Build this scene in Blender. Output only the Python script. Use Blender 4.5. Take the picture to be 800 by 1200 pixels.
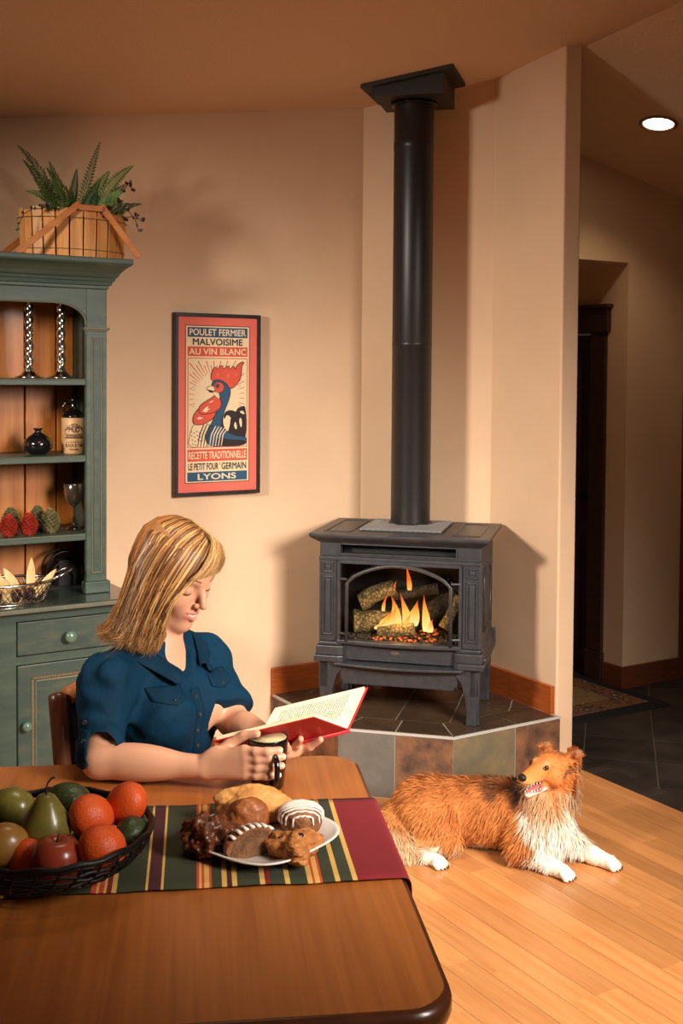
import bpy, bmesh, math, random
import numpy as np
from mathutils import Vector, Matrix

for o in list(bpy.data.objects):
    bpy.data.objects.remove(o, do_unlink=True)
SC = bpy.context.scene
COL = SC.collection
rnd = random.Random(7)
V = lambda *a: np.array(a, float)

# ------------------------------------------------------------------ camera
YAW, PITCH, ROLL = math.radians(-31.524), math.radians(2.0476), math.radians(0.4204)
def cam_basis():
    r = V(math.cos(YAW), math.sin(YAW), 0); f = V(-math.sin(YAW), math.cos(YAW), 0); up = V(0, 0, 1)
    f2 = f*math.cos(PITCH) - up*math.sin(PITCH); u2 = up*math.cos(PITCH) + f*math.sin(PITCH)
    return r*math.cos(ROLL) + u2*math.sin(ROLL), u2*math.cos(ROLL) - r*math.sin(ROLL), f2
_r, _u, _f = cam_basis()
cd = bpy.data.cameras.new('camera'); cam = bpy.data.objects.new('camera', cd); COL.objects.link(cam)
cam.matrix_world = Matrix(((_r[0], _u[0], -_f[0], 0), (_r[1], _u[1], -_f[1], 0), (_r[2], _u[2], -_f[2], 1.6), (0, 0, 0, 1)))
cd.sensor_fit = 'VERTICAL'; cd.sensor_height = 36; cd.sensor_width = 24
cd.lens = 36*1337.04/1200; cd.shift_y = (486.92-600)/1200; cd.clip_start = .05
SC.camera = cam

# ------------------------------------------------------------------ world, lights, exposure
w = bpy.data.worlds.new('world'); SC.world = w; w.use_nodes = True
w.node_tree.nodes['Background'].inputs[0].default_value = (1.0, .84, .68, 1)
w.node_tree.nodes['Background'].inputs[1].default_value = .028
def area(name, loc, target, size, power, col, spread=180, size_y=None):
    l = bpy.data.lights.new(name, 'AREA'); l.energy = power; l.color = col; l.size = size
    l.shape = 'RECTANGLE'; l.size_y = size_y or size; l.spread = math.radians(spread)
    o = bpy.data.objects.new(name, l); COL.objects.link(o); o.location = loc
    o.rotation_euler = (Vector(target)-Vector(loc)).to_track_quat('-Z', 'Y').to_euler()
    return o
area('light_left', (-1.1, 2.45, 2.15), (2.95, 3.75, 1.0), .38, 14.5, (1, .89, .76), 58)
area('light_front_right', (2.15, -.25, 2.1), (1.85, 3.0, .25), 1.0, 43, (1, .91, .81), 64)
area('light_over_table', (1.1, 2.3, 2.52), (1.35, 2.75, .7), .6, 5, (1, .86, .68), 95)
SC.view_settings.view_transform = 'Standard'; SC.view_settings.look = 'None'
SC.view_settings.gamma = 1; SC.view_settings.use_curve_mapping = False
SC.view_settings.exposure = 0

# ------------------------------------------------------------------ helpers
def lin(r, g=None, b=None):
    c = (r, g, b) if g is not None else r
    return tuple(((x/255)/12.92 if x/255 <= .04045 else ((x/255+.055)/1.055)**2.4) for x in c)

MATS = {}
def nd(nt, t, **kw):
    n = nt.nodes.new(t)
    for k, v in kw.items():
        if k in ('loc',): continue
        setattr(n, k, v)
    return n
def M(name, col, rough=.5, metal=0, col2=None, vs=6, st=(1, 1, 1), bump=0, bs=60, bst=(1, 1, 1), coat=0, spec=.5,
      detail=4, rnd_amt=0, lo=.35, hi=.65, attr=None, sheen=0, trans=0, ior=1.45, sss=0):
    if name in MATS: return MATS[name]
    m = bpy.data.materials.new(name); m.use_nodes = True; nt = m.node_tree; L = nt.links
    p = nt.nodes['Principled BSDF']
    p.inputs['Roughness'].default_value = rough; p.inputs['Metallic'].default_value = metal
    p.inputs['Specular IOR Level'].default_value = spec; p.inputs['Coat Weight'].default_value = coat
    p.inputs['Coat Roughness'].default_value = .15
    p.inputs['Base Color'].default_value = (*col, 1)
    p.inputs['IOR'].default_value = ior
    if sheen: p.inputs['Sheen Weight'].default_value = sheen
    if trans: p.inputs['Transmission Weight'].default_value = trans
    if sss:
        p.inputs['Subsurface Weight'].default_value = sss
        p.inputs['Subsurface Radius'].default_value = (.012, .005, .003)
    tc = nd(nt, 'ShaderNodeTexCoord')
    colout = None
    if attr:
        a = nd(nt, 'ShaderNodeVertexColor'); a.layer_name = attr; colout = a.outputs['Color']
    if col2 is not None:
        mp = nd(nt, 'ShaderNodeMapping'); mp.inputs['Scale'].default_value = st
        L.new(tc.outputs['Object'], mp.inputs['Vector'])
        oi = nd(nt, 'ShaderNodeObjectInfo')
        if rnd_amt:
            sc = nd(nt, 'ShaderNodeVectorMath', operation='SCALE'); sc.inputs[0].default_value = (7, 5, 3)
            L.new(oi.outputs['Random'], sc.inputs['Scale'])
            ad = nd(nt, 'ShaderNodeVectorMath', operation='ADD'); L.new(mp.outputs[0], ad.inputs[0]); L.new(sc.outputs[0], ad.inputs[1])
            vec = ad.outputs[0]
        else: vec = mp.outputs[0]
        no = nd(nt, 'ShaderNodeTexNoise'); no.inputs['Scale'].default_value = vs; no.inputs['Detail'].default_value = detail
        no.inputs['Roughness'].default_value = .6
        L.new(vec, no.inputs['Vector'])
        cr = nd(nt, 'ShaderNodeValToRGB'); cr.color_ramp.elements[0].position = lo; cr.color_ramp.elements[1].position = hi
        cr.color_ramp.elements[0].color = (*col, 1); cr.color_ramp.elements[1].color = (*col2, 1)
        L.new(no.outputs['Fac'], cr.inputs['Fac'])
        out = cr.outputs['Color']
        if rnd_amt:
            hs = nd(nt, 'ShaderNodeHueSaturation')
            mr = nd(nt, 'ShaderNodeMapRange'); mr.inputs['To Min'].default_value = 1-rnd_amt; mr.inputs['To Max'].default_value = 1+rnd_amt
            L.new(oi.outputs['Random'], mr.inputs['Value']); L.new(mr.outputs[0], hs.inputs['Value']); L.new(out, hs.inputs['Color'])
            out = hs.outputs['Color']
        if colout:
            mx = nd(nt, 'ShaderNodeMix', data_type='RGBA', blend_type='MULTIPLY'); mx.inputs[0].default_value = 1
            L.new(colout, mx.inputs[6]); L.new(out, mx.inputs[7]); out = mx.outputs[2]
        colout = out
    if colout: L.new(colout, p.inputs['Base Color'])
    if bump:
        mp2 = nd(nt, 'ShaderNodeMapping'); mp2.inputs['Scale'].default_value = bst
        L.new(tc.outputs['Object'], mp2.inputs['Vector'])
        n2 = nd(nt, 'ShaderNodeTexNoise'); n2.inputs['Scale'].default_value = bs; n2.inputs['Detail'].default_value = 3
        L.new(mp2.outputs[0], n2.inputs['Vector'])
        bp = nd(nt, 'ShaderNodeBump'); bp.inputs['Strength'].default_value = bump; bp.inputs['Distance'].default_value = .01
        L.new(n2.outputs['Fac'], bp.inputs['Height']); L.new(bp.outputs[0], p.inputs['Normal'])
    MATS[name] = m
    return m

class Fr:
    def __init__(s, o=(0, 0, 0), ex=(1, 0, 0), ey=(0, 1, 0), ez=(0, 0, 1)):
        s.o = np.array(o, float); s.A = np.array([ex, ey, ez], float)
    def __call__(s, p): return s.o + np.asarray(p, float) @ s.A
    def sub(s, o, deg=0, ex=None, ey=None, ez=None):
        if ex is None:
            c, q = math.cos(math.radians(deg)), math.sin(math.radians(deg)); ex, ey, ez = (c, q, 0), (-q, c, 0), (0, 0, 1)
        return Fr(s(o), np.array(ex) @ s.A, np.array(ey) @ s.A, np.array(ez) @ s.A)
ID = Fr()
R2 = 2**-.5
CY = Fr((0, 0, 0), (math.cos(YAW), math.sin(YAW), 0), (-math.sin(YAW), math.cos(YAW), 0))     # right, away, up as seen from where the photographer stands

class B:
    def __init__(s, fr=ID): s.v = []; s.f = []; s.fr = fr
    def add(s, vs, fs):
        k = len(s.v); s.v += [tuple(x) for x in s.fr(np.asarray(vs, float))]; s.f += [tuple(i+k for i in f) for f in fs]; return s
    def box(s, x0, x1, y0, y1, z0, z1):
        return s.add([(x0, y0, z0), (x1, y0, z0), (x1, y1, z0), (x0, y1, z0), (x0, y0, z1), (x1, y0, z1), (x1, y1, z1), (x0, y1, z1)],
                     [(0, 3, 2, 1), (4, 5, 6, 7), (0, 1, 5, 4), (1, 2, 6, 5), (2, 3, 7, 6), (3, 0, 4, 7)])
    def prism(s, poly, ax, a0, a1):
        n = len(poly)
        def pt(p, a): return {'x': (a, p[0], p[1]), 'y': (p[0], a, p[1]), 'z': (p[0], p[1], a)}[ax]
        vs = [pt(p, a0) for p in poly] + [pt(p, a1) for p in poly]
        fs = [tuple(range(n))[::-1], tuple(range(n, 2*n))] + [(i, (i+1) % n, n+(i+1) % n, n+i) for i in range(n)]
        return s.add(vs, fs)
    def tube(s, pts, rad, n=8, closed=False, caps=True, flat=1.0):
        pts = [np.array(p, float) for p in pts]; m = len(pts)
        rad = [rad]*m if np.isscalar(rad) else list(rad)
        vs = []; prev = None
        for i, p in enumerate(pts):
            a = pts[(i-1) % m] if (closed or i > 0) else p; b = pts[(i+1) % m] if (closed or i < m-1) else p
            t = b-a; t = t/(np.linalg.norm(t)+1e-12)
            if prev is None:
                q = V(0, 0, 1) if abs(t[2]) < .9 else V(1, 0, 0)
                nn = np.cross(t, q)
            else: nn = prev - t*(prev @ t)
            nn = nn/(np.linalg.norm(nn)+1e-12); prev = nn; bb = np.cross(t, nn)
            for k in range(n):
                th = 2*math.pi*k/n
                vs.append(p + rad[i]*(math.cos(th)*nn + flat*math.sin(th)*bb))
        fs = []
        for i in range(m if closed else m-1):
            j = (i+1) % m
            for k in range(n): fs.append((i*n+k, i*n+(k+1) % n, j*n+(k+1) % n, j*n+k))
        if caps and not closed: fs += [tuple(range(n))[::-1], tuple((m-1)*n+k for k in range(n))]
        return s.add(vs, fs)
    def lathe(s, prof, c=(0, 0, 0), n=28, sx=1, sy=1):
        vs = []; m = len(prof)
        for r, z in prof:
            for k in range(n):
                th = 2*math.pi*k/n; vs.append((c[0]+sx*max(r, 1e-5)*math.cos(th), c[1]+sy*max(r, 1e-5)*math.sin(th), c[2]+z))
        fs = [(i*n+k, i*n+(k+1) % n, (i+1)*n+(k+1) % n, (i+1)*n+k) for i in range(m-1) for k in range(n)]
        fs += [tuple(range(n))[::-1], tuple((m-1)*n+k for k in range(n))]
        return s.add(vs, fs)
    def grid(s, P):          # P[i][j] points
        n, m = len(P), len(P[0])
        return s.add([p for row in P for p in row], [(i*m+j, i*m+j+1, (i+1)*m+j+1, (i+1)*m+j) for i in range(n-1) for j in range(m-1)])

def wloc(o):
    p = V(0, 0, 0)
    while o: p = p + np.array(o.location); o = o.parent
    return p
def setp(o, label=None, cat=None, group=None, kind=None):
    for k, v in (('label', label), ('category', cat), ('group', group), ('kind', kind)):
        if v: o[k] = v
    return o
def thing(name, loc, label, cat, group=None):
    o = bpy.data.objects.new(name, None); COL.objects.link(o); o.location = [float(x) for x in loc]
    o.empty_display_size = .05
    return setp(o, label, cat, group)
def obj(name, b, mat, parent=None, smooth=False, bevel=0, seg=2, origin=None, label=None, cat=None, group=None, kind=None, fix=True, ang=35):
    if isinstance(b, B): vs, fs = np.array(b.v, float), b.f
    else: vs, fs = np.asarray(b[0], float), b[1]
    if parent is not None: org = wloc(parent)
    elif origin is not None: org = np.array(origin, float)
    elif kind == 'structure': org = V(0, 0, 0)
    else:
        lo, hi = vs.min(0), vs.max(0); org = V((lo[0]+hi[0])/2, (lo[1]+hi[1])/2, lo[2])
    me = bpy.data.meshes.new(name)
    me.from_pydata((vs-org).tolist(), [], [tuple(map(int, f)) for f in fs] if not isinstance(fs, np.ndarray) else fs.tolist())
    if fix:
        bm = bmesh.new(); bm.from_mesh(me); bmesh.ops.recalc_face_normals(bm, faces=bm.faces); bm.to_mesh(me); bm.free()
    me.validate()
    if smooth: me.polygons.foreach_set('use_smooth', [True]*len(me.polygons))
    o = bpy.data.objects.new(name, me); COL.objects.link(o)
    if mat is not None: me.materials.append(mat)
    if parent is not None: o.parent = parent
    else: o.location = org
    if bevel:
        md = o.modifiers.new('bevel', 'BEVEL'); md.width = bevel; md.segments = seg; md.limit_method = 'ANGLE'; md.angle_limit = math.radians(ang)
        md.harden_normals = False
    if smooth and bevel == 0: pass
    return setp(o, label, cat, group, kind)
def smooth_by_angle(o, deg=40):
    me = o.data
    bm = bmesh.new(); bm.from_mesh(me)
    for f in bm.faces: f.smooth = True
    for e in bm.edges:
        if len(e.link_faces) == 2 and e.calc_face_angle(0) > math.radians(deg): e.smooth = False
    bm.to_mesh(me); bm.free()
    return o
def struct(name, b, mat, **k): return obj(name, b, mat, kind='structure', **k)
def copy_tree(o, dloc, label=None):
    c = o.copy(); COL.objects.link(c); c.location = Vector(o.location) + Vector(dloc)
    if label: c['label'] = label
    for ch in list(o.children):
        k = ch.copy(); COL.objects.link(k); k.parent = c
        for g in list(ch.children):
            q = g.copy(); COL.objects.link(q); q.parent = k
    return c
def vcolor(o, cols, name='tone'):
    me = o.data; a = me.color_attributes.new(name, 'FLOAT_COLOR', 'POINT')
    c = np.ones((len(me.vertices), 4), np.float32); c[:, :3] = cols
    a.data.foreach_set('color', c.ravel())

DG = None
def text_mesh(s, bold=0.0):
    """lettering as flat polygons, returned as verts (x,y) and faces, normalised to its own box"""
    cu = bpy.data.curves.new('lettering', 'FONT'); cu.body = s; cu.resolution_u = 4
    o = bpy.data.objects.new('lettering', cu); COL.objects.link(o)
    dg = bpy.context.evaluated_depsgraph_get(); me = o.evaluated_get(dg).to_mesh()
    v = np.array([x.co[:2] for x in me.vertices]); f = [tuple(p.vertices) for p in me.polygons]
    o.evaluated_get(dg).to_mesh_clear(); bpy.data.objects.remove(o, do_unlink=True); bpy.data.curves.remove(cu)
    if bold:                                            # heavier weight: the same glyphs stacked a hair apart
        n = len(v); sh = [(0, 0), (bold, 0), (-bold, 0), (0, bold), (0, -bold)]; f = [tuple(i+k*n for i in q) for k in range(5) for q in f]; v = np.concatenate([v+np.array(d_) for d_ in sh])
    lo, hi = v.min(0), v.max(0); v = (v-lo)/(hi-lo)
    return np.c_[v, np.repeat(np.arange(5 if bold else 1), len(v)//(5 if bold else 1))*5e-5], f
# ------------------------------------------------------------------ room shell
m_wall = M('wall_paint', lin(222, 188, 154), .75, col2=lin(228, 194, 160), vs=3, bump=.05, bs=90)
m_ceil = M('ceiling_paint', lin(224, 194, 164), .85, bump=.25, bs=110)
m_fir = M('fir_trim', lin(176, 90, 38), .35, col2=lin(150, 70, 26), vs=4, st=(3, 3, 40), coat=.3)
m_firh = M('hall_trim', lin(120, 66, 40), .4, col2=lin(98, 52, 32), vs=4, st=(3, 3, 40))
def ceil_a(x, y): return 2.714 + .15*x - .085*y
def ceil_b(x, y): return ceil_a(3.2, y) - .21*(x-3.2)
XW, YW, YE, XO = 3.09, 4.22, 3.385, 3.18
def wall_poly(name, pts, thick, m=m_wall):
    """pts: plan polyline bottom->top quad list [(x,y,ztop)], extruded back along 'thick' vector"""
    (x0, y0, z0), (x1, y1, z1) = pts; t = thick
    vs = [(x0, y0, 0), (x1, y1, 0), (x1, y1, z1), (x0, y0, z0)]
    vs += [(x+t[0], y+t[1], z) for x, y, z in vs]
    return struct(name, B().add(vs, [(0, 1, 2, 3), (7, 6, 5, 4), (0, 4, 5, 1), (1, 5, 6, 2), (2, 6, 7, 3), (3, 7, 4, 0)]), m)
e = .03
wall_poly('wall_left', [(-3.0, YW, ceil_a(-3, YW)+e), (2.69, YW, ceil_a(2.69, YW)+e)], (0, .12))
wall_poly('wall_corner', [(2.69, YW, ceil_a(2.69, YW)+e), (XW, 3.815, ceil_a(XW, 3.815)+e)], (.08, .08))
struct('wall_right', B().add([(XW, YE, 0), (XO, YE, 0), (XO, 5.2, 0), (XW, 5.2, 0),
       (XW, YE, ceil_a(XW, YE)+.004), (XO, YE, ceil_a(XO, YE)+.004), (XO, 5.2, ceil_a(XO, 5.2)+.004), (XW, 5.2, ceil_a(XW, 5.2)+.004)],
       [(0, 3, 2, 1), (4, 5, 6, 7), (0, 1, 5, 4), (1, 2, 6, 5), (2, 3, 7, 6), (3, 0, 4, 7)]), m_wall, bevel=.008, seg=3)
def slab(fn, x0, x1, y0, y1, t=.1):
    vs = [(x0, y0, fn(x0, y0)), (x1, y0, fn(x1, y0)), (x1, y1, fn(x1, y1)), (x0, y1, fn(x0, y1))]
    vs += [(x, y, z+t) for x, y, z in vs]
    return B().add(vs, [(0, 3, 2, 1), (4, 5, 6, 7), (0, 1, 5, 4), (1, 2, 6, 5), (2, 3, 7, 6), (3, 0, 4, 7)])
struct('ceiling', slab(ceil_a, -3, 3.2, -1.5, 5.3), m_ceil)
struct('ceiling_hall', slab(ceil_b, 3.2, 7, -1.5, 6.2), m_ceil)
# hall: facing wall with header over a passage, passage side wall with a door
HX, HY = 4.268, 4.188
wall_poly('wall_hall', [(HX, HY, ceil_b(HX, HY)+e), (7, HY, ceil_b(7, HY)+e)], (0, .10))
struct('wall_header', B().add([(XO, HY, 2.177), (HX, HY, 2.177), (HX, HY, ceil_b(HX, HY)+e), (XO, HY, ceil_b(XO, HY)+e),
       (XO, 6.2, 2.177), (HX, 6.2, 2.177), (HX, 6.2, ceil_b(HX, 6.2)+e), (XO, 6.2, ceil_b(XO, 6.2)+e)],
       [(0, 1, 2, 3), (7, 6, 5, 4), (0, 4, 5, 1), (1, 5, 6, 2), (2, 6, 7, 3), (3, 7, 4, 0)]), m_wall)
struct('wall_passage', B().box(HX, HX+.1, HY+.1, 4.43, 0, 2.177).box(HX, HX+.1, 5.3, 6.2, 0, 2.177).box(HX, HX+.1, 4.43, 5.3, 1.83, 2.177), m_wall)
struct('wall_passage_end', B().box(XO, HX, 6.1, 6.2, 0, 2.177), m_wall)
m_dw = M('dark_door_wood', lin(74, 46, 38), .45, col2=lin(54, 32, 28), vs=4, st=(4, 4, 30))
door = struct('door_1', B().box(HX+.045, HX+.085, 4.45, 5.28, .01, 1.82), m_dw, bevel=.003)
for (a, c) in ((.15, .75), (.85, 1.70)):
    for (p, q) in ((4.55, 4.83), (4.9, 5.18)):
        obj('panel', B().box(HX+.035, HX+.05, p, q, a, c), m_dw, door, bevel=.012)
kn = obj('door_handle', B().tube([(HX+.045, 4.51, .95), (HX-.01, 4.51, .95)], .009, 10).tube([(HX-.01, 4.51, .95), (HX-.01, 4.62, .95)], .008, 10), M('bronze', lin(60, 45, 30), .35, .9), door)
for nm, (p, q, a, c) in (('casing', (4.327, 4.435, .16, 1.83)), ('casing', (5.29, 5.40, .16, 1.83))):
    obj(nm, B().box(HX-.02, HX+.03, p, q, a, c), m_dw, door, bevel=.003)
    obj('plinth_block', B().box(HX-.026, HX+.03, p-.006, q+.006, 0, .16), m_dw, door, bevel=.003)
obj('head_casing', B().box(HX-.03, HX+.03, 4.305, 5.42, 1.83, 1.955).box(HX-.045, HX+.03, 4.29, 5.44, 1.955, 1.975), m_dw, door, bevel=.003)
# baseboards
struct('baseboard_left', B().box(2.247, 2.70, YW-.02, YW, .24, .363), m_fir, bevel=.003)
d = (XW-2.69, 3.815-YW); ln = math.hypot(*d); fcn = Fr((2.69, YW, 0), (d[0]/ln, d[1]/ln, 0), (-d[1]/ln, d[0]/ln, 0))
struct('baseboard_corner', B(fcn).box(0, ln, -.02, 0, .24, .363), m_fir, bevel=.003)
struct('baseboard_right', B().box(XW-.02, XW, YE+.01, 3.82, .24, .365), m_fir, bevel=.003)
struct('baseboard_left_low', B().box(-3, 2.246, YW-.018, YW, 0, .11), m_fir, bevel=.003)
struct('baseboard_end', B().box(XO, XO+.018, YE+.0, 5.2, 0, .11).box(XO-.03, XO+.018, YE-.018, YE, 0, .11), m_fir, bevel=.003)
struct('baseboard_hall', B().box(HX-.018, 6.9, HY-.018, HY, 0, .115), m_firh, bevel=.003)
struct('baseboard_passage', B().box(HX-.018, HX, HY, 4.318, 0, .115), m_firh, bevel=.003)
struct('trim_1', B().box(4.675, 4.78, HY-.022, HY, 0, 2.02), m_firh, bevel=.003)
# recessed lamp
rl = thing('recessed_light', (3.90, 3.66, 2.62), 'round glowing recessed downlight in the dark hallway ceiling', 'light')
nz = ceil_b(3.90, 3.66); slx = -.21; sly = -.085
n_ = V(-slx, -sly, 1); n_ /= np.linalg.norm(n_); ex_ = np.cross(V(0, 1, 0), n_); ex_ /= np.linalg.norm(ex_); ey_ = np.cross(n_, ex_)
rl.location = (3.90, 3.66, nz)
frl = Fr((3.90, 3.66, nz), ex_, ey_, n_)
obj('trim_ring', B(frl).lathe([(.066, .002), (.070, -.007), (.084, -.005), (.086, .001)], n=40), M('lamp_trim', lin(150, 110, 80), .5), rl, smooth=True)
ml = bpy.data.materials.new('lamp_glow'); ml.use_nodes = True
pb = ml.node_tree.nodes['Principled BSDF']; pb.inputs['Emission Color'].default_value = (1, .86, .66, 1); pb.inputs['Emission Strength'].default_value = 14
obj('bulb_lens', B(frl).lathe([(.0, -.004), (.05, -.004), (.067, -.001), (.0, .001)], n=40), ml, rl, smooth=True)
sl = bpy.data.lights.new('recessed_lamp', 'SPOT'); sl.energy = 14; sl.color = (1, .78, .52); sl.spot_size = math.radians(120); sl.spot_blend = .6; sl.shadow_soft_size = .06
so = bpy.data.objects.new('recessed_lamp', sl); COL.objects.link(so); so.location = (3.90, 3.66, nz-.03)

# wood floor: planks run along y
m_pl = M('maple_plank', lin(216, 152, 94), .32, col2=lin(192, 124, 68), vs=3.2, st=(14, 1.0, 3), rnd_amt=.15, lo=.3, hi=.75, coat=.25, bump=.03, bs=40, bst=(6, .6, 1), detail=5)
m_gap = M('floor_gap', lin(120, 72, 34), .7)
floor = struct('floor', B().box(-3, 3.245, -1.5, YW, -.06, -.0035), m_gap)
PW = .083; far = B()
x = 3.245; row = 0
while x > -3:
    x0 = x-PW
    r_ = random.Random(row*13+5); y = -1.5 - r_.random()*.9
    while y < YW:
        L_ = .45 + r_.random()*.75; ya, yb = max(y, -1.5), min(y+L_, YW)
        if yb > ya + .01:
            near = x > 1.0 and yb > .9 and ya < 3.7
            bb = (x0+.0006, x-.0006, ya+.0006, yb-.0006, -.006, 0)
            if near: obj('plank', B().box(*bb), m_pl, floor, origin=None, fix=False)
            else: far.box(*bb)
        y += L_
    x = x0; row += 1
obj('planks', far, m_pl, floor, fix=False, kind='stuff')
# hall slate floor
m_sl = M('hall_slate', lin(44, 38, 36), .45, col2=lin(66, 58, 52), vs=5, rnd_amt=.18, bump=.15, bs=25)
m_grd = M('dark_grout', lin(112, 98, 84), .8)
hf = struct('floor_hall', B().box(3.245, 7, -1.5, 6.2, -.06, -.003), m_grd)
def clip_poly(poly, a, b, c):     # keep a*x+b*y<=c
    out = []
    for i in range(len(poly)):
        p, q = poly[i], poly[(i+1) % len(poly)]; dp, dq = a*p[0]+b*p[1]-c, a*q[0]+b*q[1]-c
        if dp <= 0: out.append(p)
        if dp*dq < 0: t = dp/(dp-dq); out.append((p[0]+t*(q[0]-p[0]), p[1]+t*(q[1]-p[1])))
    return out
def shrink_clip(poly, regs):
    for a, b, c in regs:
        poly = clip_poly(poly, a, b, c)
        if len(poly) < 3: return None
    ar = sum(poly[i][0]*poly[(i+1) % len(poly)][1]-poly[(i+1) % len(poly)][0]*poly[i][1] for i in range(len(poly)))/2
    return poly if abs(ar) > 4e-4 else None
T, g = .295, .003
for i in range(-10, 12):
    for j in range(-8, 12):
        p0, q0 = 6.870*R2 + i*T, -.150*R2 + j*T      # along (x+y)/sqrt2 and (x-y)/sqrt2
        c4 = []
        for (dp, dq) in ((g, g), (T-g, g), (T-g, T-g), (g, T-g)):
            p, q = p0+dp, q0+dq; c4.append(((p+q)*R2, (p-q)*R2))
        pl = shrink_clip(c4, [(-1, 0, -(3.363)), (1, 0, 6.2), (0, -1, -1.2), (0, 1, HY+.0 if c4[0][0] > HX else 5.6)])
        if pl: obj('tile', B().prism(pl, 'z', -.005, 0), m_sl, hf, fix=True)
y = 3.345-.295*16
while y < 5.0:
    obj('tile', B().box(3.249, 3.357, y+.003 - .003*0, y+.292, -.005, 0), m_sl, hf); y += .295
# patterned rug in the hall
def rug_mat():
    m = bpy.data.materials.new('rug_weave'); m.use_nodes = True; nt = m.node_tree; L = nt.links; p = nt.nodes['Principled BSDF']; p.inputs['Roughness'].default_value = .95
    tc = nd(nt, 'ShaderNodeTexCoord'); vo = nd(nt, 'ShaderNodeTexVoronoi'); vo.inputs['Scale'].default_value = 22
    no = nd(nt, 'ShaderNodeTexNoise'); no.inputs['Scale'].default_value = 26; no.inputs['Detail'].default_value = 2
    L.new(tc.outputs['Object'], vo.inputs['Vector']); L.new(tc.outputs['Object'], no.inputs['Vector'])
    mul = nd(nt, 'ShaderNodeMath', operation='MULTIPLY'); L.new(vo.outputs['Distance'], mul.inputs[0]); L.new(no.outputs['Fac'], mul.inputs[1])
    cr = nd(nt, 'ShaderNodeValToRGB'); e_ = cr.color_ramp.elements
    e_[0].position = .10; e_[0].color = (*lin(150, 118, 76), 1); e_[1].position = .17; e_[1].color = (*lin(40, 32, 28), 1)
    q = cr.color_ramp.elements.new(.25); q.color = (*lin(128, 84, 60), 1)
    L.new(mul.outputs[0], cr.inputs['Fac']); L.new(cr.outputs['Color'], p.inputs['Base Color'])
    return m
rg = thing('hall_rug', (3.9, 4.3, 0), 'patterned tan and black rug on the hallway tile', 'rug')
obj('border', B().box(3.30, 4.262, 3.86, 5.0, .0005, .008), M('rug_black', lin(30, 26, 24), .95), rg)
obj('pattern_field', B().box(3.38, 4.19, 3.935, 4.93, .008, .0095), rug_mat(), rg)
obj('center_field', B().box(3.50, 4.06, 4.07, 4.79, .0095, .0105), M('rug_tan', lin(150, 122, 82), .95, col2=lin(128, 100, 64), vs=40), rg)
# ------------------------------------------------------------------ tiled hearth
def slate(name, c1, c2, rough=.45): return M(name, c1, rough, col2=c2, vs=9, lo=.3, hi=.7, bump=.25, bs=30, detail=6, rnd_amt=.12)
m_t1 = slate('slate_gray', lin(98, 94, 88), lin(116, 110, 100))
m_t2 = slate('slate_rust', lin(54, 46, 44), lin(150, 104, 72))
m_t3 = slate('slate_green', lin(92, 90, 76), lin(128, 108, 76))
m_t4 = slate('slate_dark', lin(58, 46, 36), lin(84, 64, 46), .35)
m_gr = M('grout', lin(168, 160, 150), .85)
HP = [(2.245, 4.198), (2.245, 3.672), (2.56, 3.357), (3.088, 3.357), (3.088, 3.817), (2.69, 4.215)]
hearth = thing('hearth', (2.65, 3.75, 0), 'raised slate-tiled corner hearth under the black stove', 'hearth')
core = [(2.249, 4.196), (2.249, 3.674), (2.562, 3.361), (3.087, 3.361), (3.087, 3.815), (2.69, 4.213)]
obj('grout_core', B().prism(core, 'z', 0, .2525), m_gr, hearth)
def face_tiles(p, q, cuts, mats):
    p, q = V(*p, 0), V(*q, 0); L_ = np.linalg.norm(q-p); ex = (q-p)/L_; fr = Fr(p, ex, np.cross(V(0, 0, 1), ex))
    for (a, b_), mt in zip(zip(cuts[:-1], cuts[1:]), mats):
        obj('tile', B(fr).box(a*L_+.0025, b_*L_-.0025, 0, .006, .004, .243), mt, hearth, bevel=.001, seg=1)
face_tiles(HP[0], HP[1], [0, .46, 1], [m_t2, m_t2])
face_tiles(HP[1], HP[2], [0, .5, 1], [m_t1, m_t2])
face_tiles(HP[2], HP[3], [0, .565, 1], [m_t3, m_t2])
TS, TT = lambda s, t: ((t+s)*R2, (t-s)*R2), None       # (across, along) of the 45 degree axes -> plan
lipw = B()
def edge_strip(p, q, w_, z0, z1):
    p, q = V(*p, 0), V(*q, 0); L_ = np.linalg.norm(q-p); ex = (q-p)/L_; fr = Fr(p, ex, np.cross(V(0, 0, 1), ex))
    return B(fr).box(-.001, L_+.001, -.001, w_, z0, z1)
for i in (0, 1, 2): obj('edge_trim', edge_strip(HP[i], HP[i+1], .007, .245, .2545), M('edge_grout', lin(178, 172, 164), .8), hearth)
bo = .155
# border plan lines: inner octagon corner points
fi = (HP[2][0]+bo*math.tan(math.radians(22.5)), HP[2][1]+bo); gi = (HP[1][0]+bo, HP[1][1]+bo*math.tan(math.radians(22.5)))
G_ = .0034
def top_tile(poly, mt=None):
    # shrink towards centroid a little for the joint
    c = np.mean(np.array(poly), 0); out = []
    for p in poly:
        d_ = c-np.array(p); l = np.linalg.norm(d_); out.append(tuple(np.array(p)+d_/l*G_*1.3))
    obj('tile', B().prism(out, 'z', .2505, .2555), mt or m_t4, hearth)
F0, G0 = (HP[2][0], HP[2][1]+.006), (HP[1][0]+.006, HP[1][1])
F0 = (HP[2][0]+.0025, HP[2][1]+.006); G0 = (HP[1][0]+.006, HP[1][1]+.0025)
mid = ((F0[0]+G0[0])/2, (F0[1]+G0[1])/2); midi = ((fi[0]+gi[0])/2, (fi[1]+gi[1])/2)
top_tile([G0, mid, midi, gi]); top_tile([mid, F0, fi, midi])
top_tile([F0, (2.87, HP[2][1]+.006), (2.87, fi[1]), fi]); top_tile([(2.87, HP[2][1]+.006), (3.066, HP[2][1]+.006), (3.066, fi[1]), (2.87, fi[1])])
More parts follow.
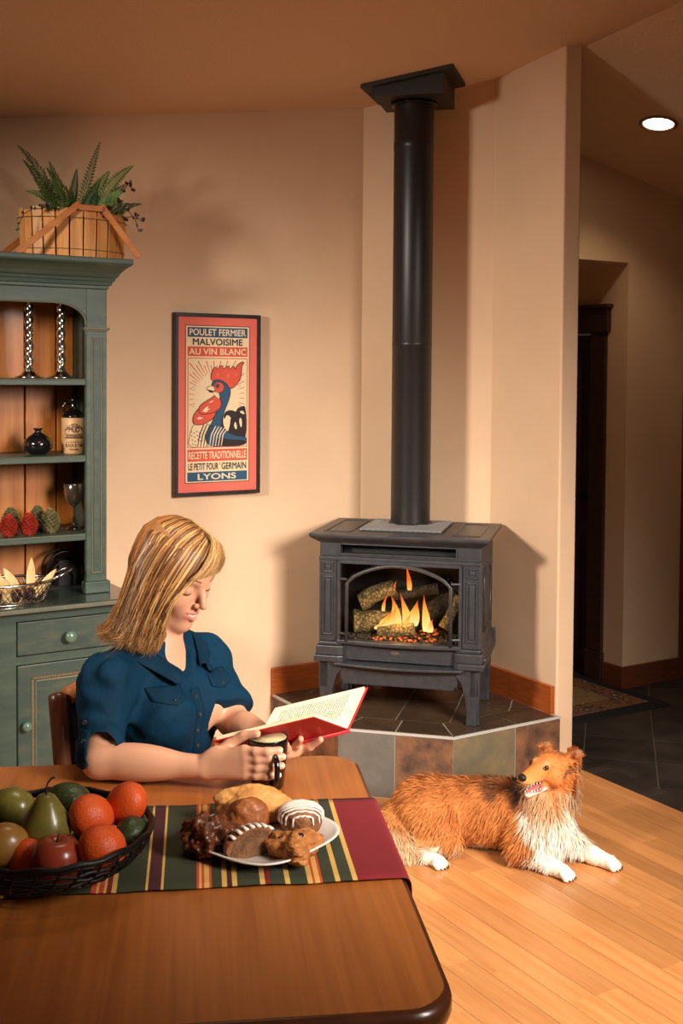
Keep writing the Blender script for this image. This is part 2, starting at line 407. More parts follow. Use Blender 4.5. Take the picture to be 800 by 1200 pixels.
top_tile([G0, gi, (gi[0], 4.0), (G0[0], 4.0)]); top_tile([(G0[0], 4.0), (gi[0], 4.0), (gi[0], 4.196), (G0[0], 4.196)])
inner = [(-1, 0, -gi[0]), (0, -1, -fi[1]), (1, 0, 3.066), (0, 1, 4.196), (R2, R2, 4.868)]
s_lines = [-1.45, -1.234, -1.024, -.814, -.604, -.394, -.18]; t_lines = [(fi[0]+fi[1])*R2, 4.632, 4.87]
for a, b_ in zip(s_lines[:-1], s_lines[1:]):
    for t0, t1 in zip(t_lines[:-1], t_lines[1:]):
        pl = shrink_clip([TS(a, t0), TS(b_, t0), TS(b_, t1), TS(a, t1)], inner)
        if pl: top_tile(pl)

# ------------------------------------------------------------------ gas stove
SO = (-.805*R2+4.335*R2, .805*R2+4.335*R2, 0)
ST = Fr(SO, (R2, -R2, 0), (R2, R2, 0))
HZ = .2555
m_iron = M('painted_iron', lin(60, 60, 64), .38, .35, col2=lin(70, 70, 74), vs=30, bump=.06, bs=250)
m_irond = M('firebox_black', lin(26, 25, 26), .7)
m_ironl = M('worn_iron_edge', lin(150, 148, 148), .35, .5)
stove = thing('gas_stove', ST((0, .2, HZ)), 'dark gray cast-iron gas stove with arched glass door and lit fire', 'stove')
# legs
def leg(sx_, yy, back=False):
    b = B(ST)
    prof = [(.318, .475), (.318, .37), (.309, .30), (.306, HZ), (.266, HZ), (.268, .30), (.262, .36), (.246, .415), (.218, .452), (.185, .475)]
    pr = [(sx_*p, z) for p, z in prof]
    y0, y1 = (yy, yy+.042) if not back else (yy-.042, yy)
    b.prism(pr, 'y', y0, y1)
    sg = -1 if back else 1
    pr2 = [(yy+sg*(.318-p), z) for p, z in prof]
    b.prism(pr2, 'x', sx_*.278, sx_*.316)
    return obj('leg', b, m_iron, stove, bevel=.004)
for s_ in (-1, 1):
    leg(s_, -.005); leg(s_, .41, True)
# base moulding ring: side rails, corner blocks
for s_ in (-1, 1):
    obj('base_block', B(ST).prism([(s_*.335, -.022), (s_*.335, .06), (s_*.21, .06), (s_*.21, .012), (s_*.218, -.012), (s_*.236, -.022)], 'z', .472, .497)
        .prism([(s_*.328, -.016), (s_*.328, .06), (s_*.212, .06), (s_*.212, .010), (s_*.221, -.010), (s_*.238, -.016)], 'z', .497, .535)
        .prism([(s_*.320, -.006), (s_*.320, .06), (s_*.216, .06), (s_*.216, .010), (s_*.226, -.004), (s_*.24, -.006)], 'z', .535, .549), m_iron, stove, bevel=.004)
    obj('side_rail', B(ST).prism([(s_*.334, .472), (s_*.334, .497), (s_*.326, .505), (s_*.326, .53), (s_*.318, .549), (s_*.27, .549), (s_*.27, .472)], 'y', .06, .40), m_iron, stove, bevel=.003)
obj('rear_rail', B(ST).box(-.334, .334, .40, .43, .472, .549), m_iron, stove, bevel=.003)
obj('base_panel', B(ST).box(-.217, .217, .012, .03, .478, .549), m_iron, stove, bevel=.002)
shp = [(-.262, .02), (-.262, -.012), (-.25, -.03)] + [(-.25+.5*k/14, -.03-.03*math.sin(math.pi*k/14)) for k in range(1, 14)] + [(.25, -.03), (.262, -.012), (.262, .02)]
obj('ash_lip', B(ST).prism(shp, 'z', .462, .474), m_iron, stove, bevel=.004, seg=3)
obj('lower_pan', B(ST).prism([(-.232, .0), (.232, .0), (.226, .30), (-.226, .30)], 'z', .385, .462), m_iron, stove, bevel=.003)
for s_ in (-1, 1): obj('pan_latch', B(ST).tube([(s_*.228, .0, .398), (s_*.228, -.008, .392)], .006, 8), m_irond, stove)
emb = obj('emblem', B(ST.sub((-.015, .011, .515), ex=(1, 0, 0), ey=(0, 0, 1), ez=(0, -1, 0))).lathe([(.0, .0), (.016, .0), (.016, .003), (.013, .003), (.0125, .0015), (.0, .0015)], n=28, sx=1.25, sy=.62), M('emblem_metal', lin(120, 116, 110), .35, .8), stove, smooth=False)
obj('script_mark', B(ST.sub((-.015, .0095, .515), ex=(1, 0, 0), ey=(0, 0, 1), ez=(0, -1, 0))).tube([(-.010, -.003, .0005), (-.006, .004, .0005), (-.003, -.003, .0005), (.001, .003, .0005), (.004, -.003, .0005), (.008, .003, .0005), (.011, -.001, .0005)], .0011, 6), m_ironl, emb)
# firebox shell
obj('side_panel', B(ST).box(.292, .318, .03, .40, .549, .945), m_iron, stove, bevel=.003)
obj('side_panel', B(ST).box(-.318, -.292, .03, .40, .549, .945), m_iron, stove, bevel=.003)
for s_ in (-1, 1):      # raised arched outline on the flank
    P = [(s_*.319, .10, .60), (s_*.319, .10, .80)] + [(s_*.319, .215-.115*math.cos(math.pi*k/8), .80+.05*math.sin(math.pi*k/8)) for k in range(1, 8)] + [(s_*.319, .33, .80), (s_*.319, .33, .60)]
    obj('side_arch_trim', B(ST).tube(P, .006, 6, closed=True), m_iron, stove, smooth=True)
obj('rear_panel', B(ST).box(-.318, .318, .40, .415, .549, .945), m_iron, stove)
fb = B(ST)
fb.box(-.275, .275, .30, .305, .549, .90); fb.box(-.292, -.272, .05, .30, .549, .90); fb.box(.272, .292, .05, .30, .549, .90); fb.box(-.29, .29, .03, .30, .872, .884); fb.box(-.29, .29, .02, .30, .535, .549)
obj('firebox_liner', fb, m_irond, stove)
# pilasters with recessed panels
for s_ in (-1, 1):
    def bx(a, b_): return (min(s_*a, s_*b_), max(s_*a, s_*b_))
    x0, x1 = bx(.246, .320)
    p = obj('pilaster', B(ST).box(x0, x1, .004, .05, .549, .872), m_iron, stove, bevel=.003)
    for (z0, z1) in ((.575, .808), (.822, .862)):
        a0, a1 = bx(.262, .306); fw = .006; q = B(ST)
        q.box(a0, a1, -.003, .006, z0, z0+fw).box(a0, a1, -.003, .006, z1-fw, z1).box(a0, a0+fw, -.003, .006, z0, z1).box(a1-fw, a1, -.003, .006, z0, z1)
        q.box(a0+.012, a1-.012, -.001, .006, z0+.014, z1-.014)
        obj('panel_molding', q, m_iron, p, bevel=.002)
# upper band with the vent slot
ub = B(ST)
ub.box(-.320, .320, -.004, .05, .872, .886)
ub.box(-.318, -.235, .004, .05, .886, .945); ub.box(.222, .318, .004, .05, .886, .945); ub.box(-.235, .222, .004, .05, .886, .899); ub.box(-.235, .222, .004, .05, .936, .945)
obj('vent_band', ub, m_iron, stove, bevel=.0025)
vf = B(ST)
vf.box(-.238, .225, -.003, .004, .895, .901).box(-.238, .225, -.003, .004, .934, .939).box(-.240, -.234, -.003, .004, .895, .939).box(.221, .227, -.003, .004, .895, .939)
obj('vent_frame', vf, m_iron, stove, bevel=.0015)
obj('vent_cavity', B(ST).box(-.235, .222, .07, .075, .89, .945), m_irond, stove)
# top slab, crown moulding, recessed panels, grate
def ring(x, y0, y1): return [(-x, y0), (x, y0), (x, y1), (-x, y1)]
cr_ = [(.322, -.006, .943), (.326, -.010, .947), (.333, -.018, .953), (.338, -.024, .956), (.348, -.034, .963), (.352, -.040, .970), (.352, -.040, .980)]
cb = B(ST); vs = []
for x_, y_, z_ in cr_: vs += [(px_, py_, z_) for px_, py_ in ring(x_, y_, .43+(-.006-y_))]
n_r = len(cr_); fs = [(i*4+k, i*4+(k+1) % 4, (i+1)*4+(k+1) % 4, (i+1)*4+k) for i in range(n_r-1) for k in range(4)] + [(3, 2, 1, 0), tuple((n_r-1)*4+k for k in range(4))]
topslab = obj('top_plate', cb.add(vs, fs), m_iron, stove, bevel=.002)
for (xa, xb, ya, yb) in ((-.31, -.20, .03, .40), (.20, .31, .03, .40)):
    q = B(ST); f_ = .008
    q.box(xa, xb, ya, ya+f_, .979, .9835).box(xa, xb, yb-f_, yb, .979, .9835).box(xa, xa+f_, ya, yb, .979, .9835).box(xb-f_, xb, ya, yb, .979, .9835)
    obj('top_panel_rim', q, m_iron, topslab, bevel=.002)
gr = obj('top_grate', B(ST).box(-.175, .155, .07, .40, .980, .984), M('grate_dark', lin(26, 26, 26), .6, .2), stove)
mg = M('grate_iron', lin(128, 126, 124), .4, .5)
for k in range(9):
    y_ = .085+.30*k/8; obj('grate_bar', B(ST).box(-.172, .152, y_-.006, y_+.006, .984, .992), mg, gr)
for k in range(14):
    x_ = -.168+.316*k/13; obj('grate_bar', B(ST).box(x_-.005, x_+.005, .074, .396, .984, .9895), mg, gr)
# door: outer frame, arch bar, bowed lower rail, glass
df = B(ST); X0, X1, Z0, Z1 = -.246, .246, .549, .872
df.box(X0, X1, -.006, .02, Z1-.012, Z1).box(X0, X0+.012, -.006, .02, Z0, Z1).box(X1-.012, X1, -.006, .02, Z0, Z1)
dr = obj('door', df, m_iron, stove, bevel=.002)
bow = [(-.246, .02)] + [(-.246+.492*k/16, -.010-.022*math.sin(math.pi*k/16)) for k in range(17)] + [(.246, .02)]
obj('lower_rail', B(ST).prism(bow, 'z', .545, .560), m_iron, dr, bevel=.003)
arch = [(-.205, -.012, .556), (-.205, -.012, .785)] + [(-.205+.41*k/16, -.012-.006*math.sin(math.pi*k/16), .790+.072*math.sin(math.pi*k/16)**.75) for k in range(1, 16)] + [(.205, -.012, .785), (.205, -.012, .556)]
obj('arch_bar', B(ST).tube(arch, .0075, 8), m_iron, dr, smooth=True)
for s_ in (-1, 1):
    for z_ in (.80, .585): obj('arch_bracket', B(ST).tube([(s_*.205, -.012, z_), (s_*.24, -.002, z_)], .005, 8), m_iron, dr)
gm = bpy.data.materials.new('stove_glass'); gm.use_nodes = True; nt = gm.node_tree; nt.nodes.clear()
o_ = nd(nt, 'ShaderNodeOutputMaterial'); mx = nd(nt, 'ShaderNodeMixShader'); tr = nd(nt, 'ShaderNodeBsdfTransparent'); gl = nd(nt, 'ShaderNodeBsdfGlossy')
tr.inputs[0].default_value = (.97, .95, .92, 1); gl.inputs['Roughness'].default_value = .05; mx.inputs[0].default_value = .035
nt.links.new(tr.outputs[0], mx.inputs[1]); nt.links.new(gl.outputs[0], mx.inputs[2]); nt.links.new(mx.outputs[0], o_.inputs[0])
obj('glass_pane', B(ST).box(-.236, .236, .012, .015, .556, .862), gm, dr)

# logs
def bark(name, c1, c2, c3):
    m = bpy.data.materials.new(name); m.use_nodes = True; nt = m.node_tree; L = nt.links; p = nt.nodes['Principled BSDF']; p.inputs['Roughness'].default_value = .9
    tc = nd(nt, 'ShaderNodeTexCoord'); vo = nd(nt, 'ShaderNodeTexVoronoi', feature='DISTANCE_TO_EDGE'); vo.inputs['Scale'].default_value = 62
    no = nd(nt, 'ShaderNodeTexNoise'); no.inputs['Scale'].default_value = 30; no.inputs['Detail'].default_value = 5
    mp = nd(nt, 'ShaderNodeVectorMath', operation='ADD'); sc = nd(nt, 'ShaderNodeVectorMath', operation='SCALE'); sc.inputs['Scale'].default_value = .02
    L.new(tc.outputs['Object'], no.inputs['Vector']); L.new(no.outputs['Color'], sc.inputs[0]); L.new(tc.outputs['Object'], mp.inputs[0]); L.new(sc.outputs[0], mp.inputs[1]); L.new(mp.outputs[0], vo.inputs['Vector'])
    cr = nd(nt, 'ShaderNodeValToRGB'); e_ = cr.color_ramp.elements; e_[0].position = 0; e_[0].color = (*c1, 1); e_[1].position = .2; e_[1].color = (*c2, 1)
    L.new(vo.outputs['Distance'], cr.inputs['Fac'])
    cr2 = nd(nt, 'ShaderNodeValToRGB'); f_ = cr2.color_ramp.elements; f_[0].position = .4; f_[0].color = (1, 1, 1, 1); f_[1].position = .7; f_[1].color = (*c3, 1)
    L.new(no.outputs['Fac'], cr2.inputs['Fac'])
    mx = nd(nt, 'ShaderNodeMix', data_type='RGBA', blend_type='MULTIPLY'); mx.inputs[0].default_value = 1; L.new(cr.outputs[0], mx.inputs[6]); L.new(cr2.outputs[0], mx.inputs[7]); L.new(mx.outputs[2], p.inputs['Base Color'])
    bp = nd(nt, 'ShaderNodeBump'); bp.inputs['Strength'].default_value = .6; bp.inputs['Distance'].default_value = .004; L.new(vo.outputs['Distance'], bp.inputs['Height']); L.new(bp.outputs[0], p.inputs['Normal'])
    return m
m_bark = bark('log_bark', lin(46, 38, 24), lin(140, 122, 82), lin(190, 200, 160)); m_char = bark('charred_bark', lin(14, 12, 11), lin(62, 54, 44), lin(160, 150, 140))
m_endg = M('log_end', lin(176, 150, 98), .85, col2=lin(120, 96, 56), vs=60, bump=.3, bs=200)
def flog(a, c_, r0, r1, mt, lab, seed, bend=(0, 0, 0)):
    a, c_ = V(*a), V(*c_); r_ = random.Random(seed); n, m = 16, 22; ax = c_-a; ax_n = ax/np.linalg.norm(ax)
    p1 = np.cross(ax_n, V(0, 0, 1)); p1 /= np.linalg.norm(p1); p2 = np.cross(ax_n, p1)
    ph = [r_.random()*6 for _ in range(8)]
    def rad(t, th): return (r0+(r1-r0)*t)*(1+.09*math.sin(2*th+ph[0]+3*t)+.06*math.sin(5*th+ph[1]+9*t)+.05*math.sin(11*t+ph[2]+th)+.05*math.sin(9*th+ph[3]-17*t))
    rows = []
    for i in range(m):
        t = i/(m-1); cc = a+ax*t+V(*bend)*math.sin(math.pi*t)
        rows.append([cc+rad(t, 2*math.pi*k/n)*(p1*math.cos(2*math.pi*k/n)+p2*math.sin(2*math.pi*k/n)) for k in range(n)])
    root = thing('fireplace_log', ST(a), lab, 'log')
    b = B(ST); b.add([p for q in rows for p in q], [(i*n+k, i*n+(k+1) % n, (i+1)*n+(k+1) % n, (i+1)*n+k) for i in range(m-1) for k in range(n)])
    obj('bark', b, mt, root, smooth=True)
    for i, sg in ((0, -1), (m-1, 1)):
        q = B(ST); cc = np.mean(np.array(rows[i]), 0)
        ins = [cc+(p-cc)*.75+ax_n*sg*.003 for p in rows[i]]
        q.add(rows[i]+ins+[cc+ax_n*sg*.0005], [(k, (k+1) % n, n+(k+1) % n, n+k) for k in range(n)]+[(n+k, n+(k+1) % n, 2*n) for k in range(n)])
        obj('cut_end', q, m_endg if mt is m_bark else m_char, root)
    return root
flog((-.205, .12, .605), (-.02, .17, .610), .047, .045, m_bark, 'thick mossy brown log lying lowest at left inside the stove', 1)
flog((-.19, .17, .675), (-.055, .20, .735), .036, .034, m_bark, 'pale barked log resting diagonally on the lowest left log', 2, (0, 0, .01))
flog((.02, .19, .60), (.205, .22, .705), .050, .036, m_char, 'dark charred log leaning to the right side of the fire', 3)
flog((-.07, .22, .70), (.12, .24, .735), .026, .022, m_char, 'thin charred log bridging across the back above the flames', 4)
flog((-.095, .075, .580), (.045, .085, .596), .021, .026, m_bark, 'short split log lying in front of the flames', 5)
flog((.165, .12, .60), (.215, .16, .72), .024, .018, m_bark, 'small knotty log stub standing at the right edge of the fire', 6)
# ember bed
def emis(name, c, s):
    m = bpy.data.materials.new(name); m.use_nodes = True; p = m.node_tree.nodes['Principled BSDF']; p.inputs['Base Color'].default_value = (*c, 1)
    p.inputs['Emission Color'].default_value = (*c, 1); p.inputs['Emission Strength'].default_value = s; return m
r_ = random.Random(3)
def chunk(x, y, z, s):
    b = B(ST); P = []
    for dz in (-1, 1):
        for k in range(5):
            th = 2*math.pi*k/5+r_.random()*.8; P.append((x+s*math.cos(th)*(.6+.6*r_.random()), y+s*math.sin(th)*(.6+.6*r_.random()), z+dz*s*.45*(.6+.5*r_.random())))
    return b, P
eb = thing('ember_bed', ST((0, .15, .55)), 'bed of glowing orange embers and gravel beneath the logs', 'embers')
bd, bg_ = B(ST), B(ST)
for k in range(700):
    x_, y_ = -.22+.44*r_.random(), .03+.22*r_.random(); b_, P = chunk(x_, y_, .553+.012*r_.random(), .004+.004*r_.random())
    (bg_ if (abs(x_-.01) < .12 and r_.random() < .30) else bd).add(P, [(4, 3, 2, 1, 0), (5, 6, 7, 8, 9)]+[(i, (i+1) % 5, 5+(i+1) % 5, 5+i) for i in range(5)])
obj('gravel', bd, M('gravel', lin(84, 74, 58), .9, col2=lin(50, 44, 36), vs=80), eb, kind='stuff')
obj('embers', bg_, emis('ember_glow', (.9, .17, .03), .35), eb, kind='stuff')
# flames
fm = bpy.data.materials.new('flame'); fm.use_nodes = True; nt = fm.node_tree; nt.nodes.clear(); L = nt.links
o_ = nd(nt, 'ShaderNodeOutputMaterial'); em = nd(nt, 'ShaderNodeEmission'); va = nd(nt, 'ShaderNodeVertexColor'); va.layer_name = 'tone'
tp = nd(nt, 'ShaderNodeBsdfTransparent'); mx = nd(nt, 'ShaderNodeMixShader')
L.new(va.outputs['Color'], em.inputs['Color']); em.inputs['Strength'].default_value = 1.5; L.new(va.outputs['Alpha'], mx.inputs[0])
L.new(tp.outputs[0], mx.inputs[1]); L.new(em.outputs[0], mx.inputs[2]); L.new(mx.outputs[0], o_.inputs[0])
fire = thing('fire', ST((0, .12, .57)), 'yellow and orange gas flames rising between the logs', 'fire')
def flame(x, y, z, h, w_, lean, red=0, seed=0):
    n, m = 12, 18; rows = []; col = []; r_ = random.Random(seed); ph = r_.random()*6
    for i in range(m):
        t = i/(m-1); wd = w_*(math.sin(math.pi*min(1, t*.9+.10)**.62))*(1-t)**.35
        cx = x+lean*t*t+.10*w_*math.sin(5*t+ph)*t*2; cz = z+h*t
        rows += [(cx+wd*math.cos(2*math.pi*k/n), y+wd*.45*math.sin(2*math.pi*k/n), cz) for k in range(n)]
        u = min(1, max(0, t*1.15+red)); c0, c1, c2 = V(1.0, .80, .32), V(1.0, .42, .06), V(.85, .13, .015)
        c = c0+(c1-c0)*min(1, u*1.6) if u < .62 else c1+(c2-c1)*((u-.62)/.38)
        col += [(*c, .95-.45*t**2)]*n
    b = B(ST).add(rows, [(i*n+k, i*n+(k+1) % n, (i+1)*n+(k+1) % n, (i+1)*n+k) for i in range(m-1) for k in range(n)])
    o = obj('flame', b, fm, fire, smooth=True, fix=False)
    a = o.data.color_attributes.new('tone', 'FLOAT_COLOR', 'POINT'); a.data.foreach_set('color', np.array(col, np.float32).ravel())
for i, a in enumerate([(-.030, .11, .590, .135, .026, -.02), (.018, .10, .590, .150, .022, -.03), (.030, .13, .600, .105, .030, .03), (.092, .11, .585, .150, .019, -.012), (.108, .10, .585, .055, .014, .012),
                       (-.075, .09, .590, .075, .024, .03), (-.10, .08, .590, .035, .016, .04), (-.085, .12, .655, .070, .008, .02, .35), (.012, .17, .735, .105, .011, -.014, .5), (-.055, .19, .72, .05, .006, .01, .55), (.01, .09, .588, .07, .016, .02), (-.045, .10, .588, .09, .018, .012)]): flame(*a, seed=i)
pl = bpy.data.lights.new('fire_glow', 'POINT'); pl.energy = 1.6; pl.color = (1, .5, .16); pl.shadow_soft_size = .05
po = bpy.data.objects.new('fire_glow', pl); COL.objects.link(po); po.location = ST((0, .06, .66))

# ------------------------------------------------------------------ stove pipe
PX, PY = -.012, .31
pc = ST((PX, PY, 0)); zc_ = ceil_a(pc[0], pc[1])
pipe = thing('stove_pipe', (pc[0], pc[1], .984), 'tall black round stove pipe rising from the stove to the ceiling', 'pipe')
m_pipe = M('pipe_black', lin(40, 36, 36), .38, .25, spec=.5)
fp = Fr(pc, ST.A[0], ST.A[1])
obj('flue', B(fp).lathe([(.0, .984), (.0815, .984), (.0815, 1.72), (.0825, 1.722), (.0825, 1.732), (.0815, 1.734), (.0815, 2.52), (.083, 2.522), (.083, 2.55), (.0815, 2.552), (.0815, 2.72), (.0, 2.72)], n=48), m_pipe, pipe, smooth=False)
smooth_by_angle(pipe.children[0], 50)
obj('collar', B(fp).lathe([(.083, .984), (.092, .984), (.092, .994), (.083, .996)], n=40), m_pipe, pipe, smooth=True)
obj('trim_collar', B(fp).lathe([(.082, 2.695), (.093, 2.697), (.095, 2.71), (.082, 2.712)], n=40), M('collar_gloss', lin(24, 22, 22), .12, .6), pipe, smooth=True)
m_boxb = M('support_black', lin(44, 40, 38), .55, .1)
zb = 2.712
bxp = []
for x_, y_ in ((-.145, -.145), (.145, -.145), (.145, .145), (-.145, .145)):
    p = fp((x_, y_, 0)); bxp.append((p, ceil_a(p[0], p[1])))
vs = [(p[0], p[1], zb) for p, z in bxp]+[(p[0], p[1], z) for p, z in bxp]
obj('support_box', B().add(vs, [(0, 3, 2, 1), (4, 5, 6, 7), (0, 1, 5, 4), (1, 2, 6, 5), (2, 3, 7, 6), (3, 0, 4, 7)]), m_boxb, pipe, bevel=.002)
vs = []
for dz in (-.016, -.001):
    for x_, y_ in ((-.185, -.185), (.185, -.185), (.185, .185), (-.185, .185)):
        p = fp((x_, y_, 0)); vs.append((p[0], p[1], ceil_a(p[0], p[1])+dz))
obj('ceiling_plate', B().add(vs, [(0, 3, 2, 1), (4, 5, 6, 7), (0, 1, 5, 4), (1, 2, 6, 5), (2, 3, 7, 6), (3, 0, 4, 7)]), m_boxb, pipe, bevel=.002)
# ------------------------------------------------------------------ green hutch
m_grn = M('hutch_green', lin(50, 66, 58), .42, col2=lin(64, 78, 66), vs=5, st=(1, 1, 6), bump=.05, bs=60, rnd_amt=.03)
m_grnf = M('hutch_green_worn', lin(50, 66, 58), .45, col2=lin(76, 80, 66), vs=7, st=(1.5, 1, 5), lo=.45, hi=.8)
m_edge = M('worn_edge', lin(104, 96, 76), .45, col2=lin(84, 88, 72), vs=12)
m_pine = M('pine_board', lin(206, 128, 52), .45, col2=lin(182, 100, 34), vs=4, st=(9, 9, .8), rnd_amt=.06, coat=.15)
m_blk = M('black_gap', lin(20, 18, 16), .8)
UY, LY, XR, XL = 3.885, 3.78, 1.406, .45
hutch = thing('hutch_cabinet', (.95, 4.0, 0), 'tall green painted hutch with open pine-backed shelves', 'cabinet')
# upper: sides, back boards, shelves
for (a, b_) in ((XR-.022, XR), (XL, XL+.022)): obj('side_panel', B().box(a, b_, UY+.012, 4.20, .82, 1.90), m_grn, hutch)
xs = [XL+.022, .608, .726, .844, .963, 1.081, 1.199, 1.317, XR-.022]
for a, b_ in zip(xs[:-1], xs[1:]): obj('back_board', B().box(a+.0025, b_-.0025, 4.178, 4.19, .82, 1.90), m_pine, hutch, bevel=.003)
obj('back_gap', B().box(XL+.02, XR-.02, 4.19, 4.2, .82, 1.90), m_blk, hutch)
for z_ in (1.58, 1.31, 1.033):
    sh = obj('shelf', B().box(XL+.022, XR-.022, UY+.006, 4.178, z_-.024, z_), m_grn, hutch, bevel=.003)
    obj('worn_bead', B().tube([(XL+.08, UY+.0055, z_-.005), (XR-.078, UY+.0055, z_-.005)], .0022, 6), m_edge, sh)
obj('upper_top', B().box(XL, XR, UY, 4.20, 1.895, 1.905), m_grn, hutch)
for sgn, xa in ((1, XR-.075), (-1, XL)):
    xb = xa+.075
    pz = obj('pilaster', B().box(xa, xb, UY, UY+.022, .86, 1.90), m_grn, hutch, bevel=.003)
    q = B(); a0, a1, z0, z1, f_ = xa+.018, xb-.018, .89, 1.725, .005
    q.box(a0, a0+f_, UY-.005, UY+.002, z0, z1).box(a1-f_, a1, UY-.005, UY+.002, z0, z1).box(a0, a1, UY-.005, UY+.002, z0, z0+f_).box(a0, a1, UY-.005, UY+.002, z1-f_, z1)
    obj('panel_molding', q, m_edge, pz, bevel=.002)
    obj('panel_fill', B().box(a0+f_+.004, a1-f_-.004, UY-.0012, UY+.002, z0+f_+.004, z1-f_-.004), m_grnf, pz)
    obj('capital', B().box(xa-.006, xb+.008, UY-.010, UY+.022, 1.752, 1.760).box(xa-.003, xb+.004, UY-.006, UY+.022, 1.746, 1.752), m_edge, pz, bevel=.002)
    obj('base_block', B().box(xa-.008, xb+.010, UY-.012, UY+.03, .82, .862), m_grn, pz, bevel=.004)
ar = [(XR-.075, 1.760), (XR-.0752, 1.775)] + [(XR-.075-.115*(1-math.cos(t)), 1.775+.068*math.sin(t)) for t in [math.pi/2*k/10 for k in range(1, 11)]]
arl = [(XL+XR-a, z) for a, z in ar[::-1]]
obj('arched_header', B().prism([(XR-.075, 1.902), *ar, *arl, (XL+.075, 1.902)], 'y', UY+.001, UY+.021), m_grn, hutch)
hp = [(a, UY, z) for a, z in ar]+[(a, UY, z) for a, z in arl]
obj('arch_bead', B().tube(hp, .0035, 6), m_edge, hutch, smooth=True)
cprof = [(0, 1.893), (.006, 1.897), (.006, 1.906), (.014, 1.908), (.016, 1.920), (.022, 1.922), (.024, 1.932), (.030, 1.936), (.036, 1.948), (.048, 1.962), (.060, 1.972), (.070, 1.978), (.072, 1.984), (.072, 1.996), (.070, 1.999)]
vs = []
for p_, z_ in cprof: vs += [(XL-p_, UY-p_, z_), (XR+p_, UY-p_, z_), (XR+p_, 4.205, z_), (XL-p_, 4.205, z_)]
n_ = len(cprof)
obj('cornice', B().add(vs, [(i*4+k, i*4+(k+1) % 4, (i+1)*4+(k+1) % 4, (i+1)*4+k) for i in range(n_-1) for k in range(4)]+[(3, 2, 1, 0), tuple((n_-1)*4+k for k in range(4))]), m_grn, hutch)
# lower case
LX0, LX1 = .39, 1.462
lc = B(); lc.box(LX0, LX1, LY+.022, 4.20, .08, .80)
obj('lower_case', lc, m_grn, hutch)
for a, b_ in ((LX0, .445), (.80, 1.054), (1.408, LX1)): obj('stile', B().box(a, b_, LY, LY+.022, .06, .80), m_grn, hutch)
for a, b_ in ((.445, .80), (1.054, 1.408)):
    for z0, z1 in ((.768, .80), (.622, .65), (.06, .115)): obj('rail', B().box(a, b_, LY+.0005, LY+.022, z0, z1), m_grn, hutch)
obj('plinth', B().box(LX0-.01, LX1+.01, LY-.012, 4.2, 0, .07), m_grn, hutch, bevel=.004)
obj('worktop', B().box(LX0-.022, 1.482, LY-.045, 4.205, .800, .820), M('worktop_green', lin(44, 58, 52), .22, col2=lin(58, 66, 58), vs=6, coat=.3), hutch, bevel=.008, seg=3)
obj('worktop_edge', B().box(LX0-.02, 1.480, LY-.0462, LY-.04, .803, .817), m_edge, hutch, bevel=.002)
m_knob = M('green_knob', lin(88, 112, 96), .25, coat=.4)
for xa, xb in ((1.054, 1.408), (.445, .80)):
    d_ = obj('drawer', B().box(xa+.003, xb-.003, LY-.004, LY+.02, .653, .765), m_grnf, hutch, bevel=.003)
    fk = Fr(((xa+xb)/2, LY-.004, .705), (1, 0, 0), (0, 0, 1), (0, -1, 0))
    obj('knob', B(fk).lathe([(.012, 0), (.010, .012), (.012, .016), (.019, .022), (.021, .030), (.018, .037), (.008, .041), (0, .042)], n=24), m_knob, d_, smooth=True)
    dr_ = obj('door', B().box(xa+.003, xb-.003, LY-.004, LY+.02, .118, .619), m_grnf, hutch, bevel=.003)
    fk = Fr((xa+.028, LY-.004, .418), (1, 0, 0), (0, 0, 1), (0, -1, 0))
    obj('knob', B(fk).lathe([(.010, 0), (.008, .010), (.010, .014), (.016, .019), (.017, .026), (.014, .032), (.006, .035), (0, .036)], n=24), m_knob, dr_, smooth=True)
    a0, a1, z0, z1 = xa+.053, xb-.053, .172, .573
    q = B()
    for k in range(60):
        for z_ in (z0, z1):
            if k < 36: x_ = a0+(a1-a0)*k/35; q.box(x_-.0022, x_+.0022, LY-.008, LY-.003, z_-.0035, z_+.0035)
        z_ = z0+(z1-z0)*k/59
        for x_ in (a0, a1): q.box(x_-.0035, x_+.0035, LY-.008, LY-.003, z_-.0022, z_+.0022)
    obj('bead_molding', q, M('bead_wood', lin(128, 100, 66), .5), dr_)
    q = B(); f_ = .006
    q.box(a0+.008, a1-.008, LY-.0065, LY-.002, z0+.008, z0+.008+f_).box(a0+.008, a1-.008, LY-.0065, LY-.002, z1-.008-f_, z1-.008).box(a0+.008, a0+.008+f_, LY-.0065, LY-.002, z0+.008, z1-.008).box(a1-.008-f_, a1-.008, LY-.0065, LY-.002, z0+.008, z1-.008)
    obj('panel_molding', q, m_edge, dr_, bevel=.002)

